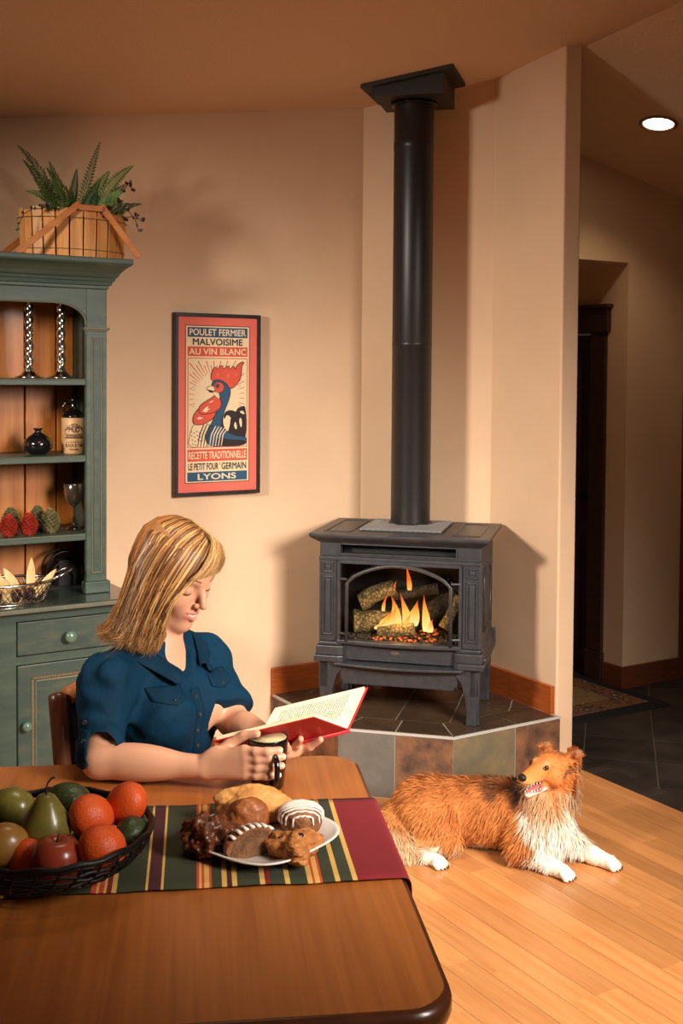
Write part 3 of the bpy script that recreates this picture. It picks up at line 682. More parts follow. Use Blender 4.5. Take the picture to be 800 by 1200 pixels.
# ------------------------------------------------------------------ things on the shelves
m_sil = M('silver', lin(214, 206, 196), .16, 1.0, bump=.03, bs=80)
def candlestick(x, y, lab):
    z = 1.58; root = thing('candlestick', (x, y, z), lab, 'candlestick', 'twisted silver candlesticks on the top shelf')
    fr = Fr((x, y, z))
    obj('foot', B(fr).lathe([(0, 0), (.047, 0), (.048, .004), (.040, .008), (.030, .012), (.022, .020), (.016, .026), (.0, .027)], n=32), m_sil, root, smooth=True)
    b = B(fr); m, n = 60, 20; rows = []
    for i in range(m):
        t = i/(m-1); zz = .024+.24*t; r0 = .0145-.001*t
        for k in range(n):
            th = 2*math.pi*k/n; rr = r0*(1+.22*max(-.5, math.cos(2*(th)-t*33)))
            rows.append((rr*math.cos(th), rr*math.sin(th), zz))
    b.add(rows, [(i*n+k, i*n+(k+1) % n, (i+1)*n+(k+1) % n, (i+1)*n+k) for i in range(m-1) for k in range(n)])
    obj('twisted_stem', b, m_sil, root, smooth=True)
    obj('candle_cup', B(fr).lathe([(0, .258), (.010, .260), (.012, .264), (.026, .270), (.028, .273), (.016, .275), (.015, .292), (.017, .296), (.0, .296)], n=28), m_sil, root, smooth=True)
candlestick(1.161, 3.995, 'twisted silver candlestick on the top shelf, farther from the stile')
candlestick(1.276, 3.995, 'twisted silver candlestick on the top shelf beside the right stile')
m_vase = M('black_glaze', lin(20, 18, 18), .12, coat=.6, bump=.05, bs=40)
obj('bud_vase', B(Fr((1.194, 4.0, 1.31))).lathe([(0, 0), (.026, .0), (.036, .006), (.047, .020), (.051, .035), (.047, .050), (.034, .064), (.019, .073), (.0115, .079), (.011, .084), (.0165, .091), (.0175, .093), (.012, .092), (.008, .080), (0, .078)], n=40), m_vase, smooth=True,
    label='small round black vase on the middle shelf', cat='vase')
jug = thing('stoneware_jug', (1.332, 4.02, 1.31), 'tan and black lettered jug on the middle shelf', 'jug')
fj = Fr((1.332, 4.02, 1.31)); m_jt = M('jug_tan', lin(206, 164, 118), .4, col2=lin(190, 146, 100), vs=20)
obj('body', B(fj).lathe([(0, 0), (.042, 0), (.045, .004), (.045, .126), (.0435, .128), (0, .128)], n=48), m_jt, jug, smooth=False)
smooth_by_angle(jug.children[0], 50)
obj('shoulder', B(fj).lathe([(.0435, .127), (.043, .134), (.038, .142), (.026, .150), (.018, .158), (.0165, .180), (.017, .184), (.020, .186), (.020, .197), (.015, .199), (0, .199)], n=40), M('jug_black', lin(18, 15, 14), .15, coat=.4), jug, smooth=True)
obj('loop_handle', B(fj).tube([(-.018, 0, .178), (-.034, 0, .182), (-.042, 0, .168), (-.036, 0, .150), (-.028, 0, .147)], .0045, 8), MATS['jug_black'], jug, smooth=True)
m_ink = M('jug_ink', lin(40, 28, 22), .6)
th0 = math.atan2(-4.02, -1.332)          # side of the jug that faces the room
def jug_text(s, ang_w, z0, h, bold=.02, arc=0, mt=None):
    v, f = text_mesh(s, bold); r = .0453
    P = []
    for x_, y_, k_ in v:
        a = (x_-.5)*ang_w; th = th0+a; r = .0453+k_; P.append((r*math.cos(th), r*math.sin(th), z0+h*y_-arc*(2*(x_-.5))**2))
    obj('lettering', B(fj).add(P, f), mt or m_ink, jug, fix=False)
jug_text('MISSISSIPPI', 1.55, .095, .013, .02, .022); jug_text('MUD', .85, .076, .019, .03)
jug_text('BLACK & TAN', 1.45, .024, .012, .02); jug_text('BEER', .7, .012, .006, .02)
bd = B(fj)
for (z0, z1, wdt) in ((.055, .060, 1.5), (.062, .066, 1.3), (.068, .0705, 1.5), (.0395, .0408, 1.3), (.044, .0452, .7)):
    n = 20; bd.grid([[(.0453*math.cos(th0-wdt/2+wdt*k/n), .0453*math.sin(th0-wdt/2+wdt*k/n), z+(.0015*math.sin(k*2.4) if z1-z0 > .002 else 0)) for z in (z0, z1)] for k in range(n+1)])
obj('printed_scroll', bd, m_ink, jug, fix=False)
pf = thing('small_frame', (.985, 3.99, 1.31), 'edge of a small gold-framed picture leaning at the left of the middle shelf', 'picture frame')
fpf = Fr((.985, 3.99, 1.31), (.96, .28, 0), (-.28, .96, 0)).sub((0, 0, 0), ex=(1, 0, 0), ey=(0, math.cos(.18), -math.sin(.18)), ez=(0, math.sin(.18), math.cos(.18)))
q = B(fpf); q.box(-.07, -.055, 0, .012, 0.002, .165).box(.055, .07, 0, .012, .002, .165).box(-.055, .055, 0, .012, .002, .017).box(-.055, .055, 0, .012, .15, .165)
obj('frame', q, M('gold_frame', lin(206, 150, 72), .35, .3), pf, bevel=.002); obj('print', B(fpf).box(-.056, .056, .008, .010, .015, .152), M('cream_card', lin(226, 206, 168), .7), pf)
# pine cones
def cone(x, y, h, r, mt, lab, grp, seed):
    root = thing('pine_cone', (x, y, 1.033), lab, 'pine cone', grp); fr = Fr((x, y, 1.033)); r_ = random.Random(seed)
    obj('core', B(fr).lathe([(0, .001), (r*.55, .004), (r*.72, h*.3), (r*.6, h*.6), (r*.2, h*.92), (0, h*.95)], n=16), M('cone_core', lin(52, 34, 22), .8), root, smooth=True)
    b = B(fr); N = 110
    for i in range(N):
        t = (i+.5)/N; th = i*2.39996; zz = h*(.03+.92*t); rr = r*(math.sin(math.pi*(.22+.74*t)))**.8
        s = r*.30*(1-.45*t)+.002
        o = V(math.cos(th), math.sin(th), 0); tt = V(-math.sin(th), math.cos(th), 0); up = V(0, 0, 1)
        c = o*rr*.66+up*zz; tip = o*rr*1.02+up*(zz+s*.55)
        P = [c-tt*s*.8-up*s*.25, c+tt*s*.8-up*s*.25, tip+tt*s*.75, tip+o*s*.12+up*s*.35, tip-tt*s*.75, c+up*s*.3]
        b.add(P, [(0, 1, 2, 3, 4), (1, 0, 5), (2, 1, 5), (3, 2, 5), (4, 3, 5), (0, 4, 5)])
    obj('scales', b, mt, root, fix=False)
m_cr = M('cone_red', lin(196, 64, 40), .6, col2=lin(150, 40, 28), vs=60); m_cg = M('cone_green', lin(150, 142, 98), .6, col2=lin(96, 88, 56), vs=60)
cone(1.072, 3.935, .078, .030, m_cr, 'red pine cone on the lowest shelf, at the frame\'s left edge', 'pine cones on the lowest shelf', 1)
cone(1.142, 3.935, .080, .031, m_cr, 'red pine cone on the lowest shelf, middle of the row', 'pine cones on the lowest shelf', 2)
cone(1.226, 3.96, .087, .034, m_cg, 'gray-green pine cone on the lowest shelf, nearest the goblet', 'pine cones on the lowest shelf', 3)
cone(1.105, 4.03, .092, .033, m_cg, 'gray-green pine cone standing behind the leftmost red cone', 'pine cones on the lowest shelf', 4)
cone(1.205, 4.045, .092, .032, m_cg, 'gray-green pine cone half hidden behind the middle red cone', 'pine cones on the lowest shelf', 5)
obj('goblet', B(Fr((1.334, 4.03, 1.033))).lathe([(0, 0), (.030, 0), (.031, .002), (.020, .006), (.006, .012), (.0045, .03), (.006, .04), (.0042, .05), (.004, .075), (.0075, .083), (.018, .092), (.029, .108), (.035, .13), (.0365, .165), (.0355, .166), (.034, .13), (.026, .108), (.012, .096), (0, .094)], n=36), M('goblet_pewter', lin(150, 132, 116), .15, .85), smooth=True,
    label='slender pewter goblet on the lowest shelf beside the stile', cat='goblet')
nh = thing('napkin_holder', (1.30, 4.06, .82), 'black wire arched napkin holder in the dark corner of the worktop', 'napkin holder')
m_bw = M('black_wire', lin(18, 16, 16), .4, .4)
for dy in (-.03, .03):
    for rr in (.065, .045, .025): obj('wire_arch', B(Fr((1.30, 4.06+dy, .825))).tube([(-rr*math.cos(t), 0, .012+.05*(rr/.065)+rr*math.sin(t)*1.0) for t in [math.pi*k/14 for k in range(15)]]+[(rr, 0, 0)], .0035, 6), m_bw, nh, smooth=True)
    obj('wire_foot', B(Fr((1.30, 4.06+dy, .825))).tube([(-.075, 0, 0), (.075, 0, 0)], .004, 6), m_bw, nh)
    obj('wire_foot', B(Fr((1.30, 4.06+dy, .825))).tube([(-.065, 0, 0), (-.065, 0, .065)], .0035, 6), m_bw, nh)
obj('tray', B(Fr((1.30, 4.06, .82))).box(-.07, .07, -.035, .035, 0, .004).box(-.02, .04, -.028, .028, .004, .10), M('black_napkins', lin(26, 24, 24), .8), nh)
# wire basket with corn husks
bc = (1.035, 3.862, .82); wb = thing('wire_basket', bc, 'oval chrome wire basket of dried husks on the hutch worktop', 'basket'); fw_ = Fr(bc)
m_ch = M('chrome_wire', lin(200, 196, 190), .2, 1.0)
def ov(a, b_, z, n=40): return [(a*math.cos(2*math.pi*k/n), b_*math.sin(2*math.pi*k/n), z) for k in range(n)]
obj('rim', B(fw_).tube(ov(.168, .10, .072), .0045, 8, closed=True), m_ch, wb, smooth=True)
obj('base_ring', B(fw_).tube(ov(.135, .078, .004), .003, 8, closed=True), m_ch, wb, smooth=True)
mesh_ = B(fw_); NW = 46
for k in range(NW):
    for sg in (-1, 1):
        P = []
        for i in range(9):
            t = i/8; th = 2*math.pi*(k+sg*t*2.6)/NW; a = .135+.033*t; b_ = .078+.022*t; P.append((a*math.cos(th), b_*math.sin(th), .004+.068*t))
        mesh_.tube(P, .0013, 4, caps=False)
obj('wire_mesh', mesh_, m_ch, wb, kind='stuff', fix=False)
for sg in (-1, 1):
    obj('loop_handle', B(fw_).tube([(sg*.160, -.03, .072), (sg*.19, -.034, .085), (sg*.225, -.022, .098), (sg*.236, 0, .101), (sg*.225, .022, .098), (sg*.19, .034, .085), (sg*.160, .03, .072)], .0045, 8), m_ch, wb, smooth=True)
m_husk = M('corn_husk', lin(226, 196, 142), .8, col2=lin(196, 158, 100), vs=8, st=(6, 6, 1), bump=.3, bs=90)
def leafblade(fr, L_, W_, curl, fold=.25):
    n = 9; rows = []
    for i in range(n):
        t = i/(n-1); w_ = W_*math.sin(math.pi*min(1, .08+t*.92))**.8*(1-.25*t) + .0006
        y_ = curl*t*t; rows.append([(-w_, y_+fold*w_, L_*t), (0, y_, L_*t), (w_, y_+fold*w_, L_*t)])
    rows2 = [[(x_, y_+.0012, z_) for x_, y_, z_ in r_] for r_ in rows]
    b = B(fr); b.grid(rows); b.grid([r_[::-1] for r_ in rows2]); return b
r_ = random.Random(11)
for i, (x_, y_, z_, L_, W_, tx_, tz_, cu) in enumerate([(.085, -.02, .03, .12, .017, .06, 0, .01), (.11, -.02, .03, .10, .014, .75, .1, .0), (.05, -.01, .03, .10, .018, -.5, 0, .02), (.02, -.03, .03, .12, .02, -.7, .2, .03), (.0, 0, .03, .15, .015, -.35, 0, -.03), (-.02, .02, .03, .16, .014, -.2, .1, .02),
        (-.05, -.02, .03, .13, .018, -.9, 0, .0), (.03, .03, .03, .14, .012, -.6, .3, -.03), (-.07, 0, .03, .12, .017, -.3, 0, .02), (.06, -.05, .02, .08, .02, 1.2, .2, .0), (.0, -.055, .02, .09, .02, -1.2, 0, .0), (.045, -.058, .015, .07, .018, -1.35, 0, 0)]):
    c, s = math.cos(tx_), math.sin(tx_)
    obj('corn_husk', leafblade(Fr(fw_((x_, y_, z_)), (c, 0, -s), (0, 1, 0), (s, tz_, c)), L_, W_, cu), m_husk, smooth=True, fix=False,
        label={0: 'tall pointed cream corn husk standing upright at the right of the wire basket', 1: 'broad cream corn husk leaning right over the wire basket rim beneath the loop handle'}.get(i, 'dried cream corn husk in the left part of the chrome wire basket' if x_ < .055 else 'dried cream corn husk low inside the front of the chrome wire basket'), cat='husk', group='corn husks in the wire basket')
for i, (x_, y_) in enumerate([(.08, -.035), (.03, -.04), (-.03, -.035), (.1, .01), (.0, .02), (-.07, 0)]):
    obj('dried_corn_cob', B(Fr(fw_((x_, y_, .030)), (.3, .95, 0), (-.95, .3, 0))).lathe([(0, -.022), (.014, -.018), (.019, 0), (.016, .016), (0, .024)], n=14, sx=2.0), M('purple_corn', lin(78, 36, 34), .4, col2=lin(40, 20, 22), vs=60), smooth=True,
        label='dark red dried corn cob at the bottom of the chrome wire basket', cat='corn cob', group='corn cobs in the wire basket')

# ------------------------------------------------------------------ slat basket with fern on top of the hutch
pc_ = (1.317, 3.985, 1.9995)
m_slat = M('basket_slat', lin(222, 160, 92), .5, col2=lin(196, 126, 62), vs=5, st=(8, 8, 1), rnd_amt=.1)
m_strap = M('basket_strap', lin(204, 128, 60), .45, col2=lin(180, 104, 42), vs=5, st=(2, 8, 8))
sb = thing('slat_basket', pc_, 'oval basket of wooden slats with folded handles on top of the hutch', 'basket'); fb_ = Fr(pc_)
NS = 24
for k in range(NS):
    th = 2*math.pi*(k+.5)/NS; a, b_ = .192, .118
    P0 = V(a*.955*math.cos(th), b_*.955*math.sin(th), 0); P1 = V(a*math.cos(th), b_*math.sin(th), 0)
    tt = V(-a*math.sin(th), b_*math.cos(th), 0); wd = np.linalg.norm(tt)*2*math.pi/NS*.44; tt /= np.linalg.norm(tt); nn = V(tt[1], -tt[0], 0)
    h = .168+.006*math.sin(k*3.7); P = []
    for q_, z_ in ((P0, .004), (P1, h)):
        for s_, o_ in ((-1, 0), (1, 0), (1, -.005), (-1, -.005)): P.append(q_+tt*s_*wd*(1 if z_ > .1 else .96)+nn*o_+V(0, 0, z_))
    obj('slat', B(fb_).add(P, [(0, 1, 2, 3), (7, 6, 5, 4), (0, 4, 5, 1), (1, 5, 6, 2), (2, 6, 7, 3), (3, 7, 4, 0)]), m_slat, sb, bevel=.001, seg=1)
obj('bottom', B(fb_).lathe([(0, .001), (.175, .001), (.175, .010), (0, .010)], n=32, sy=.6), m_slat, sb)
def hoop(a, b_, z, h, t): 
    o1, o2, n = ov(a, b_, z, 48), ov(a, b_, z+h, 48), 48; i1, i2 = ov(a-t, b_-t, z, 48), ov(a-t, b_-t, z+h, 48)
    return B(fb_).add(o1+o2+i1+i2, [f for k in range(n) for f in ((k, (k+1) % n, n+(k+1) % n, n+k), (2*n+k, 3*n+k, 3*n+(k+1) % n, 2*n+(k+1) % n), (n+k, n+(k+1) % n, 3*n+(k+1) % n, 3*n+k), (k, 2*n+k, 2*n+(k+1) % n, (k+1) % n))])
obj('inner_hoop', hoop(.186, .112, .146, .016, .004), m_strap, sb)
for zz in (.137, .03): obj('wire_band', B(fb_).tube(ov(.196 if zz > .1 else .187, .122 if zz > .1 else .115, zz), .0013, 5, closed=True), M('basket_wire', lin(120, 96, 60), .5, .5), sb)
def strap(p, q, w_=.011):
    p, q = V(*p), V(*q); d_ = (q-p)/np.linalg.norm(q-p); sd = np.cross(d_, V(0, 1, 0)); sd /= np.linalg.norm(sd); n = V(0, -1, 0)
    P = [a+sd*s_*w_+n*o_ for a in (p, q) for s_, o_ in ((-1, 0), (1, 0), (1, .005), (-1, .005))]
    return B(fb_).add(P, [(0, 1, 2, 3), (7, 6, 5, 4), (0, 4, 5, 1), (1, 5, 6, 2), (2, 6, 7, 3), (3, 7, 4, 0)])
for sg in (-1, 1):
    yf = sg*.127
    hd = obj('handle', strap((-.236, yf+sg*.004, .004), (-.020, yf, .185)), m_strap, sb, bevel=.0015)
    obj('handle_arm', strap((.058, yf, .185), (.198, yf+sg*.004, .012)), m_strap, hd, bevel=.0015)
    obj('handle_bar', strap((-.022, yf+sg*.006, .172), (.062, yf+sg*.006, .172), .010), m_strap, hd, bevel=.0015)
fern = thing('fern_plant', (pc_[0], pc_[1], pc_[2]+.01), 'leafy green fern growing out of the slat basket', 'plant')
m_fern = M('fern_green', lin(104, 138, 64), .55, col2=lin(66, 98, 44), vs=10, rnd_amt=.22); m_ferd = M('fern_dark', lin(64, 90, 48), .5, col2=lin(42, 62, 36), vs=10, rnd_amt=.2); m_pur = M('purple_leaf', lin(74, 42, 44), .5, col2=lin(48, 40, 30), vs=14)
obj('soil', B(fb_).lathe([(0, .012), (.170, .012), (.180, .135), (0, .142)], n=32, sy=.6), M('moss_soil', lin(44, 38, 24), .95, col2=lin(62, 62, 34), vs=30, bump=.5, bs=60), fern)
def frond(tip, sag, base=(0, 0, .13), lw=.030, mt=m_fern, n=24, start=.16):
    base, tip = V(*base), V(*tip); mid = (base+tip)/2+V(0, 0, sag); b = B(fb_); P = []
    for i in range(n+1):
        t = i/n; P.append((1-t)**2*base+2*t*(1-t)*mid+t*t*tip)
    b.tube(P, [.0022*(1-.7*i/n) for i in range(n+1)], 5)
    for i in range(1, n+1):
        t = i/n
        if t < start: continue
        d_ = P[i]-P[i-1]; d_ /= np.linalg.norm(d_); s0 = np.cross(d_, V(.15, -.85, .5)); s0 /= np.linalg.norm(s0); nn = np.cross(s0, d_)
        L_ = lw*math.sin(math.pi*min(1, (t-start)/(1-start)*.8+.2))**.8*(1.05-.6*t)+.004
        for sg in (-1, 1):
            o = s0*sg*.88+d_*.42+nn*.12*math.sin(i*1.7); o /= np.linalg.norm(o); wv = d_*max(L_*.2, .0055)
            q = P[i]; b.add([q-wv*.5, q+o*L_*.45-wv, q+o*L_-nn*L_*.12, q+o*L_*.5+wv, q+wv*.5, q+o*L_*.45+nn*.0015], [(0, 1, 5), (1, 2, 5), (2, 3, 5), (3, 4, 5)])
    obj('frond', b, mt, fern, fix=False)
frond((-.205, -.04, .375), .075, (-.03, 0, .13), .036); frond((.098, 0, .425), .02, (.01, 0, .13), .026); frond((.215, -.02, .352), .06, (.05, 0, .13), .034)
frond((.255, 0, .222), .035, (.09, -.03, .13), .018, m_fern); frond((-.195, -.10, .215), .05, (-.03, -.05, .13), .03); frond((-.125, -.10, .300), .02, (.01, -.07, .13), .040)
frond((-.16, .05, .345), .05, (-.03, .04, .13), .03, m_ferd); frond((.17, -.06, .275), .02, (.05, -.05, .13), .028, m_ferd); frond((.03, .05, .33), .02, (0, .03, .13), .026, m_ferd)
frond((-.09, .06, .30), .03, (0, .03, .13), .03, m_ferd); frond((.12, .06, .30), .03, (.03, .03, .13), .03, m_ferd); frond((.06, -.08, .24), .02, (.03, -.05, .13), .03, m_ferd)
for tip_, sg_, b0_ in (((-.17, -.11, .255), .03, (-.05, -.06, .13)), ((-.05, -.12, .235), .03, (-.02, -.06, .13)), ((.13, -.12, .24), .03, (.06, -.06, .13)), ((.19, -.10, .20), .03, (.08, -.05, .13)), ((-.10, -.05, .33), .04, (-.02, .0, .13)), ((.14, .02, .33), .04, (.04, .0, .13))): frond(tip_, sg_, b0_, .034)
def vine(P, mt, seed, s=.014):
    r_ = random.Random(seed); b = B(fb_); b.tube(P, .0015, 5); m = len(P)
    for i in range(m):
        for sg in (-1, 1):
            p = V(*P[i]); o = V(r_.uniform(-1, 1), -.5-.3*r_.random(), r_.uniform(-.6, .9)); o /= np.linalg.norm(o); t = np.cross(o, V(0, -1, .3)); t /= np.linalg.norm(t)
            L_ = s*(.8+.6*r_.random()); b.add([p, p+o*L_*.5+t*L_*.42, p+o*L_, p+o*L_*.5-t*L_*.42, p+o*L_*.5+V(0, -.002, .002)], [(0, 1, 4), (1, 2, 4), (2, 3, 4), (3, 0, 4)])
    obj('vine', b, mt, fern, fix=False)
vine([(-.14, -.10, .16), (-.18, -.12, .155), (-.21, -.12, .135), (-.225, -.12, .105), (-.232, -.12, .08)], m_ferd, 1)
vine([(.12, -.10, .165), (.16, -.12, .175), (.185, -.12, .15), (.195, -.12, .125), (.20, -.12, .105)], m_pur, 2); vine([(.17, -.06, .16), (.21, -.07, .165), (.23, -.07, .15)], m_pur, 3, .018)
vine([(.08, -.10, .15), (.105, -.11, .185), (.13, -.11, .20), (.15, -.10, .19)], m_pur, 4, .024); vine([(.12, -.04, .2), (.165, -.05, .25), (.19, -.05, .285), (.2, -.05, .27)], m_pur, 5, .018)
vine([(-.09, -.1, .16), (-.13, -.11, .175), (-.15, -.11, .165)], m_pur, 6, .016); vine([(.0, -.09, .15), (.04, -.1, .175), (.07, -.1, .17)], m_ferd, 7, .03); vine([(-.06, -.09, .15), (-.085, -.1, .17), (-.11, -.1, .165)], m_ferd, 8, .024)
# ------------------------------------------------------------------ framed poster on the left wall
pz0, pz1, px0, px1 = 1.109, 1.842, 1.797, 2.177
PY0 = YW-.032                     # front of the frame
pic = thing('framed_poster', ((px0+px1)/2, YW-.016, pz0), 'tall black-framed coral poster of a rooster on the cream wall', 'poster')
m_fr = M('black_frame', lin(34, 28, 28), .35, col2=lin(50, 42, 40), vs=20)
fw_ = .015
for (a, b_, c, d_) in ((px0, px1, pz1-fw_, pz1), (px0, px1, pz0, pz0+fw_), (px0, px0+fw_, pz0+fw_, pz1-fw_), (px1-fw_, px1, pz0+fw_, pz1-fw_)):
    obj('frame_rail', B().box(a, b_, PY0, YW-.001, c, d_), m_fr, pic, bevel=.002)
YP = PY0+.008
m_coral = M('print_coral', lin(226, 108, 92), .7); m_cream = M('print_cream', lin(236, 210, 170), .7); m_red = M('print_red', lin(214, 84, 62), .7)
m_blue = M('print_blue', lin(44, 82, 112), .7); m_ink2 = M('print_black', lin(42, 34, 36), .7)
ix0, ix1, iz0, iz1 = px0+fw_, px1-fw_, pz0+fw_, pz1-fw_
obj('paper', B().box(ix0, ix1, YP, YP+.006, iz0, iz1), m_coral, pic)
qx0, qx1, qz0, qz1 = ix0+.031, ix1-.033, iz0+.036, iz1-.033
LAY = [0]
def flat(name, poly, mt, lay, fix=True):
    y_ = YP-.0003*lay; return obj(name, B().add([(x_, y_, z_) for x_, z_ in poly], [tuple(range(len(poly)))]), mt, pic, fix=False)
def rect(name, x0, x1, z0, z1, mt, lay): return flat(name, [(x0, z0), (x1, z0), (x1, z1), (x0, z1)], mt, lay)
rect('print_outline', qx0, qx1, qz0, qz1, m_ink2, 1); bw = .003
rect('print_ground', qx0+bw, qx1-bw, qz0+bw, qz1-bw, m_cream, 2)
Hh = qz1-qz0
def fz(f): return qz1-f*Hh
ax0, ax1 = qx0+.010, qx1-.010
def tline(s, f0, f1, mt, x0, x1, bold=.03, lay=5):
    v, f = text_mesh(s, bold); z1_, z0_ = fz(f0), fz(f1)
    obj('lettering', B().add([(x0+(x1-x0)*a, YP-.0003*lay-k_, z0_+(z1_-z0_)*b_) for a, b_, k_ in v], f), mt, pic, fix=False)
rect('blue_band', ax0, ax1, fz(.075), fz(.013), m_blue, 3); tline('POULET FERMIER', .022, .065, m_cream, ax0+.008, ax1-.008, .022)
tline('MALVOISIME', .083, .126, m_ink2, ax0+.022, ax1-.022, .022)
rect('red_band', ax0, ax1, fz(.196), fz(.135), m_red, 3); tline('AU VIN BLANC', .145, .186, m_cream, ax0+.006, ax1-.006, .022)
rect('red_rule', ax0, ax1, fz(.776), fz(.206), m_red, 3); rect('picture_ground', ax0+.0035, ax1-.0035, fz(.771), fz(.211), m_cream, 4)
rect('red_band', ax0, ax1, fz(.862), fz(.786), m_red, 3); tline('RECETTE TRADITIONNELLE', .799, .848, m_cream, ax0+.005, ax1-.005, .022)
tline('LE PETIT FOUR', .873, .917, m_ink2, ax0+.004, ax0+.136, .022); tline('ST', .873, .888, m_ink2, ax0+.139, ax0+.147, .0); tline('GERMAIN', .873, .917, m_ink2, ax0+.150, ax1-.004, .022)
rect('blue_band', ax0, ax1, fz(.989), fz(.930), m_blue, 3); tline('LYONS', .940, .979, m_cream, ax0+.045, ax1-.050, .022)
bx0, bx1, bz0, bz1 = ax0+.0035, ax1-.0035, fz(.771), fz(.211)
def mp_(x_, y_):  # poster art coordinates -> wall plane
    return (min(bx1, max(bx0, bx0+(x_-185)/340*(bx1-bx0))), min(bz1, max(bz0, bz1-(y_-328-(x_-355)*.02)/510*(bz1-bz0))))
def art(name, pts, mt, lay): return flat(name, [mp_(*p) for p in pts], mt, lay)
rb = B()
for k in range(64):
    th = 2*math.pi*k/64; cx, cy = 350, 545; r0 = 132 if k % 2 else 140
    r1 = min(abs(165/(math.cos(th)+1e-6)), abs((212 if math.sin(th) < 0 else 200)/(math.sin(th)+1e-6)))*(.97 if k % 2 else .85)
    if math.sin(th) > .45 or r1 <= r0+4: continue
    w0, w1 = .010, .016
    P = [mp_(cx+r*math.cos(th+s*w_), cy+r*math.sin(th+s*w_)) for r, s, w_ in ((r0, -1, w0), (r0, 1, w0), (r1, 1, w1*.8), (r1, -1, w1*.8))]
    rb.add([(x_, YP-.0003*5, z_) for x_, z_ in P], [(0, 1, 2, 3)])
obj('sun_rays', rb, m_red, pic, fix=False)
def smooth_poly(pts, it=2):
    for _ in range(it):
        out = []
        for i in range(len(pts)):
            p, q = pts[i], pts[(i+1) % len(pts)]; out += [(p[0]*.75+q[0]*.25, p[1]*.75+q[1]*.25), (p[0]*.25+q[0]*.75, p[1]*.25+q[1]*.75)]
        pts = out
    return pts
def grow(pts, d_):
    P = np.array(pts, float); n = len(P); out = []
    A = sum(P[i][0]*P[(i+1) % n][1]-P[(i+1) % n][0]*P[i][1] for i in range(n)); sg = 1 if A > 0 else -1
    for i in range(n):
        t = P[(i+1) % n]-P[i-1]; t /= np.linalg.norm(t)+1e-9; out.append(tuple(P[i]+d_*sg*V(t[1], -t[0])))
    return out
def outlined(name, pts, mt, lay, w_=4, it=2):
    s = smooth_poly(pts, it); art('outline', grow(s, w_), m_ink2, lay); return art(name, s, mt, lay+1)
tail = [(388, 670), (392, 645), (412, 628), (440, 628), (462, 640), (470, 618), (495, 606), (524, 606), (524, 838), (430, 838), (400, 790), (420, 740), (430, 690), (425, 660), (405, 655), (396, 680)]
art('tail', smooth_poly(tail), m_ink2, 6)
for q in ([(408, 690), (420, 668), (432, 668), (428, 690), (412, 715)], [(448, 720), (458, 690), (470, 730), (462, 745)], [(480, 640), (500, 630), (515, 650), (505, 655)], [(478, 690), (490, 668), (500, 705), (492, 740)]): art('tail_gap', smooth_poly(q), m_cream, 7)
breast = [(215, 700), (195, 760), (183, 838), (330, 838), (330, 720), (260, 690)]
outlined('breast', breast, m_cream, 7, 3)
neck = [(316, 470), (340, 452), (375, 450), (408, 466), (424, 498), (426, 535), (412, 580), (394, 622), (382, 665), (380, 705), (396, 742), (430, 770), (480, 785), (524, 790), (524, 838), (320, 838), (290, 810), (285, 780), (305, 730), (325, 690), (345, 645), (362, 600), (372, 560), (365, 520), (330, 505)]
outlined('neck', neck, m_blue, 9, 4)
for i, q in enumerate([[(350, 780), (420, 800), (523, 805), (523, 837), (340, 837)], [(384, 640), (380, 700), (398, 745), (385, 760), (370, 700)]]): art('dark_plumage', smooth_poly(q), m_ink2, 11)
for k in range(9):
    x_ = 232+k*17; art('feather_stroke', [(x_+40, 700+k*4), (x_+14, 765), (x_+4, 835), (x_+8, 835), (x_+20, 768), (x_+45, 702+k*4)], m_ink2 if k < 4 else m_cream, 11+.2*k)
for k in range(14):
    x_, y_ = 200+(k % 4)*16+(k//4)*3, 740+(k//4)*24+(k % 2)*8; art('feather_fleck', [(x_, y_), (x_+6, y_+5), (x_+3, y_+9), (x_-3, y_+4)], m_ink2, 9.5)
wl = [(335, 540), (366, 558), (374, 592), (362, 618), (330, 636), (285, 645), (248, 642), (243, 612), (262, 588), (295, 568), (322, 552)]; wl2 = [(246, 610), (222, 640), (210, 672), (214, 698), (242, 708), (280, 698), (315, 680), (338, 655), (340, 632), (300, 640), (262, 640)]
outlined('wattle', wl2, m_red, 12, 4); outlined('wattle', wl, m_red, 14, 4)
for q in ([(262, 630), (280, 610), (300, 598), (292, 618), (310, 612), (285, 636)], [(300, 582), (318, 570), (330, 566), (316, 580)], [(230, 672), (245, 660), (270, 668), (250, 676)]): art('gleam', q, m_cream, 16)
art('throat', [(330, 520), (348, 522), (360, 548), (362, 560), (345, 548), (336, 540)], m_cream, 16)
comb = [(318, 455), (314, 428), (322, 400), (336, 370), (352, 398), (370, 360), (388, 394), (410, 364), (424, 398), (446, 366), (452, 398), (468, 364), (508, 342), (492, 366), (490, 402), (486, 438), (470, 468), (446, 492), (426, 503), (405, 470), (375, 450), (345, 446)]
outlined('comb', comb, m_red, 12, 4, 1)
for q in ([(345, 420), (352, 400), (360, 425), (350, 440)], [(405, 425), (418, 408), (420, 430), (408, 445)], [(452, 420), (465, 408), (462, 432)]): art('comb_gleam', q, m_coral, 14)
outlined('eye_patch', [(358+31*math.cos(t), 494+30*math.sin(t)) for t in [2*math.pi*k/14 for k in range(14)]], m_red, 13, 2, 1)
outlined('eye', [(350+9*math.cos(t), 485+9*math.sin(t)) for t in [2*math.pi*k/12 for k in range(12)]], m_blue, 15, 3, 1)
outlined('beak', [(284, 501), (300, 488), (322, 484), (334, 500), (330, 514), (310, 508)], m_cream, 15, 3, 1); art('beak_shadow', [(292, 504), (312, 510), (328, 514), (322, 524), (305, 520)], m_ink2, 17)
